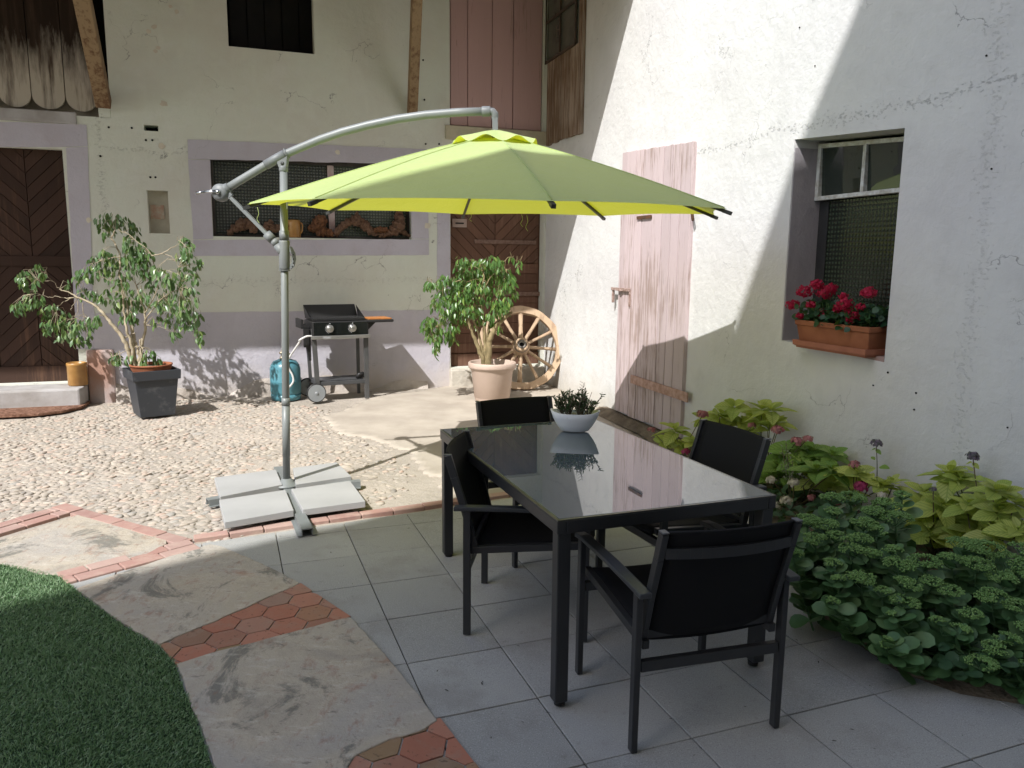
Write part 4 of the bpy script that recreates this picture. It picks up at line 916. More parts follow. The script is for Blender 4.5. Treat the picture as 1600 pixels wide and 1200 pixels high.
for f_ in (.3, .65, 1):
    for a, r_, dz in ring:
        x, y = r_*f_*math.cos(a), r_*f_*math.sin(a); base = APZ-(APZ-cz0)*(r_*f_/RAD)*.93-.004; vs.append((can[0]+x, can[1]+y, base+.030+.012*(1-f_)+(dz-.016)*f_*f_+ty_*y))
fs = [(0, 1+k, 1+(k+1) % NV) for k in range(NV)]+[(1+b*NV+k, 1+(b+1)*NV+k, 1+(b+1)*NV+(k+1) % NV, 1+b*NV+(k+1) % NV) for b in range(2) for k in range(NV)]
mb.add(vs, fs, True); mb.build('vent_flap', cloth.m, cano, world=True)
for i in range(8):
    a = surf(i, 0, .06)+np.array([0, 0, -.018]); pts = [surf(i, 0, .06+.945*k/6)+np.array([0, 0, -.017]) for k in range(7)]
    mb = MB()
    for p0, p1 in zip(pts, pts[1:]): mb.bar(p0, p1, .016, .018)
    d = pts[-1]-pts[-2]; d /= np.linalg.norm(d); mb.bar(pts[-1]-d*.03, pts[-1]+d*.018, .022, .02)
    rb = mb.build('rib', ribm, um, world=True)
    q0 = np.array([can[0], can[1], cz0+.17]); q1 = surf(i, 0, .5)+np.array([0, 0, -.02]); dd = q1-q0; dd /= np.linalg.norm(dd)
    mb = MB(); mb.bar(q0+dd*.06, q1, .012, .014); mb.build('brace', ribm, rb, world=True)
mb = MB(); mb.tube([(can[0], can[1], cz0+.10), (can[0], can[1], cap_z)], .02, 12); mb.lathe([(0, .10), (.05, .11), (.05, .18), (.0, .19)], 16, (can[0], can[1], cz0)); mb.build('hub', ribm, um, world=True)
mb = MB()
for u, v, L_ in ((402, 324, .10), (735, 333, .06), (815, 335, .09), (823, 336, .12)):
    p = VPp(u, v)+nrm*(1.2 if u > 500 else 0); p = gz(u, v, cz0+.02) if u > 500 else p; q = [p, p+np.array([.008, 0, -L_*.4]), p+np.array([-.006, .004, -L_*.75]), p+np.array([.010, 0, -L_])]; mb = MB(); mb.tube(smooth_path(q, 4), .0018, 4); mb.build('loose_thread', cloth.m, cano, world=True)
# four ballast slabs laid on the foot
bal = simple('pale_granite_slab', srgb(168, 168, 167), srgb(156, 156, 155), scale=2, rough=.85, bump=.25, bscale=260, bd=.002, spec=.25)
for pts, lab in (([(335, 746), (431, 733.5), (441, 757), (344, 776)], 'far left pale square slab weighing down the parasol foot'),
                 ([(458, 731), (526, 722), (549, 744), (462, 757)], 'far right pale square slab lying under the shadow of the pole'),
                 ([(342.5, 781), (446, 765), (459, 797), (351, 816)], 'near left pale square slab weighing down the parasol foot'),
                 ([(455, 764), (547, 751), (571, 783), (473, 796)], 'near right pale square slab weighing down the parasol foot')):
    P = [gz(u, v, .078) for u, v in pts]; c = np.mean(P, axis=0); c[2] = 0
    mb = MB(); mb.prism([(p[0]-c[0], p[1]-c[1], .036) for p in P], (0, 0, .042)); o = mb.build('ballast_slab', bal, bevel=.003); o.location = tuple(c)
    tag(o, lab, 'concrete slab', 'ballast slabs on the parasol foot')

# ---------------------------------------------------------------- griddle barbecue
gp = gnd(577, 622); BA = R(27); bex = np.array([math.cos(BA), math.sin(BA), 0]); bey = np.array([-math.sin(BA), math.cos(BA), 0])
bo = gp-bex*.62/2+bey*.02; bo[2] = gp[2]
bq = thing('gas_griddle', 'black two-burner gas griddle on a wheeled stand with a wooden side shelf', 'barbecue', bo, BA)
satin = simple('matt_black_steel', (.016, .016, .017), (.022, .022, .022), rough=.45, bump=.05)
dgrey = simple('dark_grey_steel', (.05, .052, .055), (.065, .066, .07), rough=.45, bump=.05)
legm = simple('grey_leg_steel', (.06, .062, .062), (.08, .08, .08), rough=.4, bump=.05)
bw = .31; dp = .34
for sx in (-1, 1):
    for y in (0, dp):
        low = .10 if (sx < 0) else .0
        mb = MB(); mb.bar((sx*(bw-.02)+(.03 if sx < 0 else 0), y, low), (sx*(bw-.02), y, .80), .05 if y == 0 else .035, .03, up=(0, 1, 0)); mb.build('leg', legm, bq, bevel=.003)
mb = MB(); mb.lo(-bw+.04, bw-.04, -.005, dp, .17, .215); mb.lo(-bw+.05, bw-.05, .02, dp-.02, .216, .225); mb.build('lower_shelf', dgrey, bq, bevel=.006)
for y in (-.055, dp+.05):
    M_ = Matrix.Translation((-bw+.02, y, .105)) @ Matrix.Rotation(PI/2, 4, 'X'); mb = MB(); mb.lathe([(0, -.02), (.098, -.02), (.105, -.012), (.105, .012), (.098, .018), (0, .018)], 32, M=M_); wh = mb.build('wheel', satin, bq)
    mb = MB(); mb.lathe([(0, .019), (.092, .019), (.094, .0225), (.02, .026), (.012, .034), (0, .034)], 32, M=M_, smooth=False); mb.build('hub_cap', simple('grey_wheel_cap', srgb(136, 140, 142), srgb(128, 132, 134), rough=.45, bump=0) if not bpy.data.materials.get('grey_wheel_cap') else bpy.data.materials['grey_wheel_cap'], wh)
mb = MB(); mb.tube([(-bw+.02, -.05, .105), (-bw+.02, dp+.05, .105)], .008, 8); mb.build('axle', satin, bq)
mb = MB(); mb.lo(-bw, bw, -.05, dp+.04, .725, .88); mb.build('firebox', satin, bq, bevel=.012)
cp_ = MB(); ncp = 12; pr = [(-bw+.015+(2*bw-.03)*k/ncp, -.052-.02*math.sin(PI*k/ncp)) for k in range(ncp+1)]
cp_.prism([(x, y, .735) for x, y in pr+[(bw-.015, -.049), (-bw+.015, -.049)]], (0, 0, .135)); pn = cp_.build('control_panel', simple('gloss_black', (.010, .012, .011), rough=.16, bump=0, spec=.6), bq, bevel=.004)
mb = MB(); pr2 = [(-bw-.015+(2*bw+.03)*k/ncp, -.058-.035*math.sin(PI*k/ncp)) for k in range(ncp+1)]
mb.prism([(x, y, .69) for x, y in pr2+[(bw+.015, -.03), (-bw-.015, -.03)]], (0, 0, .038)); tr_ = mb.build('towel_rail', simple('silver_trim', (.45, .45, .43), rough=.35, metal=.8, bump=0), bq, bevel=.005)
mb = MB(); mb.box((-.165, -.083, .709), (.085, .003, .022), -.12); mb.build('badge', simple('grey_badge', (.30, .31, .31), rough=.4, bump=0), tr_)
for x in (-.125, .125):
    yk = -.072; M_ = Matrix.Translation((x, yk, .803)) @ Matrix.Rotation(PI/2, 4, 'X')
    mb = MB(); mb.lathe([(0, 0), (.042, 0), (.040, .004), (0, .004)], 28, M=M_); mb.lathe([(0, .0), (.031, .004), (.028, .022), (.024, .026), (0, .026)], 24, M=M_); mb.box((0, 0, 0), (.008, .012, .05), M=Matrix.Translation((x, yk-.03, .803)) @ Matrix.Rotation(.15, 4, 'Y')); kb = mb.build('knob', simple('brushed_knob', (.5, .5, .48), rough=.3, metal=.9, bump=0) if not bpy.data.materials.get('brushed_knob') else bpy.data.materials['brushed_knob'], bq)
    mb = MB(); 
    for a in np.linspace(R(110), R(250), 9): mb.ball((x+.050*math.cos(a), -.073, .803+.050*math.sin(a)), .003)
    mb.ball((x, -.073, .857), .005); mb.build('dial_marks', simple('white_print', (.8, .8, .8), bump=0) if not bpy.data.materials.get('white_print') else bpy.data.materials['white_print'], kb)
mb = MB(); mb.prism([(-bw+.02, .0, .885), (bw-.02, .0, .885), (bw-.02, dp+.01, .885), (-bw+.02, dp+.01, .885)], (0, 0, .012)); gr_ = mb.build('griddle_plate', satin, bq, bevel=.003)
mb = MB()
for i in range(26):
    x = -bw+.035+i*(2*bw-.07)/25; mb.bar((x, .01, .908), (x, dp-.03, .908), .009, .012)
mb.build('grill_bars', simple('cast_iron_greased', (.05, .05, .05), rough=.25, bump=.3, spec=.7), gr_)
mb = MB(); mb.prism([(-bw+.01, dp+.005, .89), (bw-.01, dp+.005, .89), (bw-.035, dp+.05, 1.04), (-bw+.0, dp+.05, 1.04)], (0, .006, 0)); mb.prism([(bw-.01, dp+.005, .89), (bw-.01, .05, .895), (bw-.02, dp+.045, 1.03)], (.005, 0, 0)); mb.prism([(-bw+.008, dp+.005, .89), (-bw+.008, .05, .895), (-bw+.0, dp+.045, 1.03)], (.005, 0, 0)); mb.build('splash_guard', satin, bq)
mb = MB(); sh = MB(); sh.lo(bw+.001, bw+.30, -.03, dp-.04, .855, .885); sh.prism([(bw+.001, 0, .854), (bw+.10, 0, .854), (bw+.001, 0, .76)], (0, .02, 0)); s1 = sh.build('side_shelf', satin, bq, bevel=.010)
wm = wood('orange_bamboo_board', srgb(172, 112, 62), srgb(188, 128, 76), .5, axis='x', dark=(.30, .15, .06), rough=.5, rand=.06)
mb = MB(); mb.lo(bw+.02, bw+.155, .0, dp-.07, .8855, .9); mb.lo(bw+.16, bw+.285, .0, dp-.07, .8855, .9); mb.build('wooden_board', wm, s1, bevel=.003)
mb = MB(); mb.lo(-bw-.10, -bw-.001, .05, dp, .80, .83); mb.lo(-bw-.10, -bw-.07, .05, dp, .83, .90); mb.lo(-bw-.08, -bw-.02, .02, .05, .60, .80); mb.prism([(-bw-.075, .04, .79), (-bw-.001, .04, .79), (-bw-.001, .04, .45), (-bw-.03, .04, .45)], (0, .05, 0)); mb.build('folded_side_shelf', satin, bq, bevel=.004)
mb = MB(); mb.tube([(bw-.12, .04, .232), (bw-.10, .02, .27), (bw-.06, .03, .28), (bw-.05, .06, .24)], .022, 8); mb.ball((bw-.08, .05, .25), .035); mb.build('grease_cup', satin, bq)

# ---------------------------------------------------------------- gas bottle and hose
gb = gnd(441, 627); gb[1] += .15; gb[2] = float(zg(gb[0], gb[1]))
go = thing('gas_bottle', 'turquoise gas bottle with a white hose beside the barbecue', 'gas bottle', gb)
teal = simple('turquoise_enamel', srgb(66, 120, 134), srgb(84, 136, 148), scale=7, rough=.35, bump=.1, bscale=20, spec=.5)
rr = .165; mb = MB(); mb.lathe([(0, .03), (.12, .03), (rr-.01, .055), (rr, .09), (rr, .20), (rr+.002, .205), (rr, .21), (rr, .34), (rr-.012, .385), (.125, .425), (.07, .445), (.05, .45), (0, .45)], 36); body = mb.build('body', teal, go)
mb = MB(); 
mb.lathe([(rr-.014, .0), (rr-.006, .0), (rr-.002, .062), (rr-.010, .062)], 36); mb.build('foot_ring', teal, go)
brass = simple('dull_brass', srgb(170, 160, 140), srgb(130, 120, 104), rough=.4, metal=.6, bump=.1)
mb = MB(); mb.lathe([(0, .44), (.028, .44), (.026, .47), (.014, .475), (.014, .50), (.03, .505), (.03, .525), (.012, .53), (.012, .55), (0, .55)], 14, (-.03, 0, 0)); mb.bar((-.03, 0, .49), (.04, -.03, .49), .03, .03); mb.ball((.06, -.04, .495), .03); vl = mb.build('valve', brass, go)
Rr = Matrix.Rotation(BA, 4, 'Z'); he = Vector(bo)+Rr @ Vector((-bw-.005, -.03, .725)); hl_ = he-Vector(gb)
pth = [hl_, hl_+Vector((-.06, -.02, .005)), hl_+Vector((-.15, -.05, -.07)), Vector((.10, -.10, .50)), Vector((.085, -.14, .40)), Vector((.10, -.185, .30)), Vector((.12, -.17, .22)), Vector((.08, -.182, .16))]
pth = [hl_, hl_+Vector((-.05, -.03, .0)), hl_+Vector((-.12, -.05, -.04)), (hl_+Vector((.08, -.12, .47)))*.5+Vector((0, -.02, .06)), Vector((.075, -.12, .46)), Vector((.085, -.165, .38)), Vector((.125, -.16, .29)), Vector((.13, -.155, .22)), Vector((.085, -.17, .155))]
mb = MB(); mb.tube(smooth_path(pth), .0105, 10); mb.build('hose', simple('white_rubber', (.72, .72, .70), rough=.5, bump=0), go)

# ---------------------------------------------------------------- wagon wheel
wc = gnd(822, 603); wy = wc[1]; RW_ = .525
wt = thing('wagon_wheel', 'old wooden wagon wheel leaning against the brown door in the corner', 'wheel', (.115, 9.14, float(zg(.115, 9.14))))
wwood = wood('weathered_wheel_wood', srgb(180, 156, 130), srgb(156, 132, 110), .55, rand=.07, dark=(.2, .12, .07), rough=.8, fine=.6)
Mw = Matrix.Rotation(R(6), 4, 'Z') @ Matrix.Rotation(R(-20), 4, 'X') @ Matrix.Translation((0, 0, RW_+.005)) @ Matrix.Rotation(PI/2, 4, 'X')   # local z points to the camera
rimv = []; nseg = 64; prof = [(RW_, -.032), (RW_, .032), (RW_-.085, .034), (RW_-.088, -.032)]
mb = MB()
for k in range(nseg):
    a = 2*PI*k/nseg
    for j, (r_, z) in enumerate(prof):
        rw = r_+(.004*math.sin(a*5+j)+.003*math.sin(a*13)); rimv.append(Mw @ Vector((rw*math.cos(a), rw*math.sin(a), z)))
mb.add(rimv, [(k*4+j, k*4+(j+1) % 4, ((k+1) % nseg)*4+(j+1) % 4, ((k+1) % nseg)*4+j) for k in range(nseg) for j in range(4)]); wr = mb.build('rim', wwood, wt, bevel=.004)
for k in range(12):
    a = 2*PI*(k+.5)/12+.22; dv_ = Vector((math.cos(a), math.sin(a), 0)); mb = MB()
    mb.tube([Mw @ (dv_*.06+Vector((0, 0, .05))), Mw @ (dv_*.14+Vector((0, 0, .045))), Mw @ (dv_*.28+Vector((0, 0, .02))), Mw @ (dv_*(RW_-.08)+Vector((0, 0, .0)))], [.036, .029, .025, .032], 8, flat=.7); mb.build('spoke', wwood, wt)
mb = MB(); mb.lathe([(.0, -.10), (.085, -.09), (.11, -.02), (.112, .05), (.10, .12), (.085, .15), (.083, .19), (.075, .195), (.055, .195), (.052, .15), (.0, .15)], 28, M=Mw); hbw = mb.build('hub', wwood, wt)
mb = MB(); mb.lathe([(.0, .16), (.028, .16), (.03, .20), (.052, .202), (.054, .152)], 22, M=Mw); mb.lathe([(.086, .13), (.092, .13), (.092, .15), (.086, .15)], 24, M=Mw); mb.build('iron_bush', simple('grey_worn_iron', srgb(132, 128, 122), srgb(104, 98, 92), scale=20, rough=.6, metal=.3, bump=.3), hbw)
mb = MB(); mb.lathe([(0, .161), (.027, .1605), (.0, .162)], 18, M=Mw); mb.build('bore', dark, hbw)

# ---------------------------------------------------------------- crock, doormat, sill ornaments
cx_, cz_ = bl(122, 598, .13); lo = Matrix.Rotation(YW, 4, 'Z') @ Vector((bl(122, 598, .13)[0], -.13, 0)); lo = np.array(lo)+BN*BO
mb = MB(); mb.lathe([(0, 0), (.088, 0), (.094, .01), (.094, .205), (.098, .21), (.098, .235), (.09, .24), (.084, .235), (.084, .03), (0, .03)], 28)
ck = mb.build('stoneware_crock', simple('ochre_glaze', srgb(176, 134, 76), srgb(150, 108, 56), scale=7, rough=.35, bump=.15, bscale=20, spec=.5)); ck.location = (lo[0], lo[1], dbot-.013); tag(ck, 'ochre stoneware crock on the stone step beside the large door', 'crock')
mp = [gnd(u, v) for u, v in [(-90, 629), (0, 629), (136, 628), (141, 631), (128, 639), (98, 646), (60, 651), (0, 654), (-60, 653), (-110, 645)]]; c = np.mean(mp, axis=0)
mb = MB(); mb.prism([(p[0]-c[0], p[1]-c[1], 0) for p in mp], (0, 0, .028)); cm = N('coir_mat'); hh_ = cm.noise(26, 6, .7)
cm.color(cm.mix(cm.step(hh_, .4, .6), srgb(104, 74, 60), srgb(150, 116, 98))); cm.set(rough=.95, spec=.1); cm.bump(hh_, .9, .03)
dm = mb.build('doormat', cm.m, bevel=.006); dm.location = (c[0], c[1], c[2]); tag(dm, 'half-round brown coir doormat on the cobbles before the step', 'doormat')
drift = wood('silvered_driftwood', srgb(112, 88, 72), srgb(92, 66, 50), .6, rand=.05, axis='x', dark=(.04, .022, .015), rough=.85, fine=1.3)
drift2 = wood('reddish_driftwood', srgb(118, 82, 58), srgb(82, 56, 40), .6, rand=.05, axis='z', dark=(.10, .04, .02), rough=.8, fine=1.2)
zs_ = wz0+.002
def driftwood(paths, label, m, dpt=.07):
    """paths: list of [(u, v, radius)] in the photo, laid on the sill dpt behind the wall face"""
    base = paths[0][0]; x0 = bl(base[0], base[1], -dpt)[0]; o = None
    r_ = thing('driftwood', label, 'driftwood', np.array(Matrix.Rotation(YW, 4, 'Z') @ Vector((x0, dpt, 0)))+BN*BO+np.array([0, 0, zs_]), YW, 'driftwood on the window sill')
    mb = MB()
    for pth in paths:
        pts = []; rad = []
        for j, (u, v, rr_) in enumerate(pth):
            x, z = bl(u, v, -dpt); pts.append(Vector((x-x0, random.uniform(-.015, .015), max(z-zs_, rr_*.9)))); rad.append(rr_*1.75)
        P = smooth_path(pts, 5); Rr2 = np.interp(np.linspace(0, 1, len(P)), np.linspace(0, 1, len(rad)), rad); mb.tube(P, [k*random.uniform(.65, 1.25) for k in Rr2], 9, flat=.8)
    o = mb.build('wood', m, r_)
    tx2 = bpy.data.textures.get('knots') or bpy.data.textures.new('knots', 'CLOUDS'); tx2.noise_scale = .028
    s_ = o.modifiers.new('sub', 'SUBSURF'); s_.levels = 2; s_.render_levels = 2; dmod = o.modifiers.new('d', 'DISPLACE'); dmod.texture = tx2; dmod.strength = .05; dmod.mid_level = .5
driftwood([[(356, 366, .012), (366, 358, .035), (380, 350, .05), (392, 352, .045), (400, 364, .02)]], 'leftmost driftwood lump on the sill behind the parasol strut', drift)
driftwood([[(412, 364, .02), (420, 352, .045), (428, 358, .035), (442, 354, .03)], [(418, 352, .03), (426, 345, .015)]], 'knotty driftwood between the strut and the parasol pole', drift)
driftwood([[(484, 360, .02), (492, 352, .05), (500, 345, .06), (503, 338, .03)], [(494, 350, .055), (502, 360, .06), (514, 364, .035), (520, 368, .015)]], 'chunky orange-brown root piece right of the ochre jug', drift2)
driftwood([[(524, 368, .02), (532, 356, .028), (546, 347, .034), (558, 345, .045), (568, 350, .04), (578, 361, .028), (588, 368, .02)], [(557, 346, .035), (558, 338, .02), (558, 330, .009)]], 'arched driftwood branch in the middle of the right pane', drift)
driftwood([[(576, 364, .018), (588, 359, .026), (602, 360, .024), (610, 364, .012)]], 'short orange driftwood stick lying low on the sill', drift2)
driftwood([[(592, 368, .015), (606, 366, .022), (618, 358, .05), (624, 346, .055), (623, 336, .04), (626, 328, .015)], [(620, 360, .035), (632, 364, .026), (641, 369, .012)]], 'upright forked driftwood at the right end of the sill', drift)
x, z = bl(460, 371, -.06); L0 = np.array(Matrix.Rotation(YW, 4, 'Z') @ Vector((x, .07, 0)))+BN*BO
mb = MB(); mb.lathe([(0, 0), (.068, 0), (.073, .01), (.075, .15), (.07, .19), (.062, .2), (.056, .196), (.06, .02), (0, .02)], 24)
jr = thing('ochre_jug', 'small ochre pottery jug with a dark emblem on the window sill', 'jug', (L0[0], L0[1], zs_)); mb.build('body', bpy.data.materials['ochre_glaze'], jr)
mb = MB(); mb.tube(smooth_path([(.066, 0, .17), (.095, 0, .15), (.092, 0, .08), (.072, 0, .05)]), .008, 7); mb.build('handle', bpy.data.materials['ochre_glaze'], jr)
mb = MB()
for k in range(6): a = k*PI/3; mb.ball((-.035+.014*math.cos(a), -.0665, .11+.02*math.sin(a)), .0062, 1, (1, .3, 1))
mb.build('emblem', dark, jr)

# ---------------------------------------------------------------- terracotta flower box on the deep sill
zsl = WZ0+.012
(e0, z0_), (e1_, z1_) = rl(1240, 503, .09), rl(1357, 519, .09)
e0 = min(e0, s_l-.02); L_ = e0-e1_
fbx = thing('flower_box', 'long terracotta trough of crimson geraniums on the window sill', 'flower box', WN*RO+BN*((e0+e1_)/2)+np.array([0, 0, zsl]), YW+PI/2)
terra = simple('terracotta', srgb(158, 100, 70), srgb(136, 82, 56), scale=6, rough=.85, bump=.3, bscale=40)
hx = L_/2; y0, y1 = -.115, .085; mb = MB()
def trough(mb, hx, y0, y1, z0, z1, tp, th=.014):
    o = [(-hx, y0), (hx, y0), (hx, y1), (-hx, y1)]; c_ = (y0+y1)/2
    def ring(s, z): return [(x*(1-s/hx), c_+(y-c_)*(1-s/((y1-y0)/2)), z) for x, y in o]
    R_ = [ring(tp, z0), ring(.012, z1-.035), ring(.004, z1-.034), ring(0, z1), ring(th, z1), ring(th+.006, z1-.05)]
    vs = [p for r_ in R_ for p in r_]; fs = [(a*4+k, a*4+(k+1) % 4, (a+1)*4+(k+1) % 4, (a+1)*4+k) for a in range(5) for k in range(4)]+[(3, 2, 1, 0)]
    mb.add(vs, fs)
trough(mb, hx, y0, y1, .022, .175, .03); mb.build('trough', terra, fbx, bevel=.004)
mb = MB(); trough(mb, hx-.005, y0-.0, y1+.012, .001, .022+.018, .01); mb.build('saucer', simple('pinkish_terracotta', srgb(172, 112, 88), srgb(156, 100, 80), rough=.85), fbx, bevel=.002)
mb = MB(); mb.lo(-hx+.02, hx-.02, y0+.02, y1-.02, .11, .135); mb.build('compost', soil, fbx)
ger = leafmat('geranium_leaf', [(.018, .06, .03), (.03, .09, .04), (.022, .075, .03)], trans=.15)
lv, lf_, luv = leaf(1.05, .12, .1); n = 520
Pn = np.column_stack([rng.uniform(-hx, hx-.02, n), rng.uniform(-.10, .09, n), rng.uniform(.17, .30, n)]); Pn[:, 2] -= .02*np.abs(Pn[:, 1])/.12
Dn = np.column_stack([rng.normal(0, 1, n), rng.normal(.3, .8, n), rng.normal(.1, .5, n)]); Mn = frames(Dn, rng.normal(0, .5, (n, 3))+np.array([0, .5, 1])); s_ = rng.uniform(.03, .055, n); Mn = Mn*s_[:, None, None]
fo = scatter('geranium_foliage', lv, lf_, Mn, Pn, ger, fbx)
mb = MB()
for _ in range(30):
    x = rng.uniform(-hx+.05, hx-.05); mb.tube([(x, rng.uniform(-.05, .03), .13), (x+rng.uniform(-.03, .03), rng.uniform(-.06, .08), .3)], .0035, 5)
mb.build('stems', simple('green_stem', (.05, .12, .03), bump=0), fbx)
petal = leafmat('crimson_petal', [(.40, .008, .05), (.52, .014, .07), (.32, .005, .035), (.58, .02, .09)], rough=.6, trans=.3, tcol=(.7, .03, .1))
pv, pf, puv = leaf(.9, -.1, .1)
for (u, v, r_) in [(1277, 445, 12), (1257, 456, 14), (1290, 457, 16), (1300, 450, 10), (1239, 476, 12), (1267, 476, 8), (1318, 463, 7), (1321, 475, 14), (1309, 482, 8), (1286, 489, 10), (1344, 479, 7), (1330, 488, 12), (1329, 499, 8), (1341, 493, 9), (1357, 457, 13), (1250, 493, 6)]:
    t_ = rng.uniform(.02, .12); P_ = plane(u, v, WN*(RO-t_), WN); rad = r_*1.25/F*np.linalg.norm(P_-C0)
    n = int(75*(r_/10)**1.3)+18; dd = rng.normal(0, 1, (n, 3)); dd /= np.linalg.norm(dd, axis=1, keepdims=True)
    PP = P_+dd*rad*np.array([.72, .72, .5])*rng.uniform(.5, 1, (n, 1)); Mn = frames(np.cross(dd, rng.normal(0, 1, (n, 3)))+dd*.3, dd)*.018
    scatter('flower_head', pv, pf, Mn, PP, petal, fbx, world=True)

# ---------------------------------------------------------------- white bowl with small succulents on the table
bw_c = gz(899, 676, .709); bwa = R(-8); ry, rx = .075, .132
bwl = thing('planted_bowl', 'white boat-shaped bowl of small succulents on the glass table', 'bowl', (bw_c[0]+.0, bw_c[1]+.05, .7087), bwa)
porc = simple('white_ceramic', srgb(214, 218, 224), srgb(206, 210, 216), rough=.3, bump=0, spec=.5); mb = MB(); nk = 48; rings = []
for (s_, z, lift) in [(0, 0, 0), (.48, 0, 0), (.56, .004, 0), (.74, .035, 0), (.88, .065, .3), (1.0, .098, 1), (.97, .10, 1), (.93, .096, 1), (.8, .07, .2), (.0, .068, 0)]:
    for k in range(nk):
        a = 2*PI*k/nk; ca, sa = math.cos(a), math.sin(a); x = rx*s_*abs(ca)**.85*math.copysign(1, ca); y = ry*(s_ if s_ > .5 else s_)*abs(sa)**1.05*math.copysign(1, sa)
        mb.v.append((x, y, z+lift*.014*abs(ca)**3))
mb.f = [(i*nk+k, i*nk+(k+1) % nk, (i+1)*nk+(k+1) % nk, (i+1)*nk+k) for i in range(9) for k in range(nk)]; mb.sm = [True]*len(mb.f); mb.build('bowl', porc, bwl)
mb = MB()
for _ in range(60): a = rng.uniform(0, 2*PI); r_ = math.sqrt(rng.uniform(0, 1))*.85; mb.ball((rx*r_*math.cos(a), ry*r_*math.sin(a), .082), rng.uniform(.006, .012), 1, (1, 1, .7))
mb.build('pebble_mulch', simple('pale_pebbles', srgb(196, 188, 176), srgb(140, 132, 122), scale=20), bwl)
succ = leafmat('succulent_leaf', [(.035, .075, .03), (.05, .10, .04), (.03, .06, .028), (.07, .11, .05)], trans=.08, rough=.45)
sv, sf, suv = leaf(.28, .3, .05); PP = []; DD = []; mbt = MB()
for (cx0, cy0, hh2, k, sp) in [(-.075, .0, .12, 150, .032), (-.03, .01, .145, 190, .038), (-.05, -.02, .10, 110, .032), (.045, .01, .15, 190, .044), (.08, .0, .125, 140, .036), (.02, -.015, .11, 120, .034)]:
    for _ in range(k//14):
        e = np.array([cx0+rng.normal(0, sp*.8), cy0+rng.normal(0, sp*.5), .08+hh2*rng.uniform(.55, 1)]); b_ = np.array([cx0*.9, cy0*.8, .08]); mbt.tube([b_, (b_+e)/2+rng.normal(0, .004, 3), e], .0022, 5)
        for q in range(16):
            t = rng.uniform(.3, 1); PP.append(b_+(e-b_)*t); d = rng.normal(0, 1, 3); d[2] = abs(d[2])*.6+.3; DD.append(d)
PP = np.array(PP); DD = np.array(DD); Mn = frames(DD, rng.normal(0, 1, (len(PP), 3)))*rng.uniform(.014, .024, (len(PP), 1, 1))*1.15; scatter('succulents', sv, sf, Mn, PP, succ, bwl)
mbt.tube(smooth_path([(.03, 0, .08), (.035, .0, .14), (.03, .0, .2), (.045, .0, .25)]), .0012, 5); mbt.tube([(.075, 0, .08), (.07, 0, .16), (.085, .0, .21)], .0014, 5)
for a in range(9): t = .19+.008*a; mbt.tube([(.032+.0012*a, 0, t), (.032+(.016 if a % 2 else -.012), 0, t+.014)], .0009, 4)
mbt.build('twigs', simple('dry_twig', srgb(110, 100, 84), bump=0), bwl)

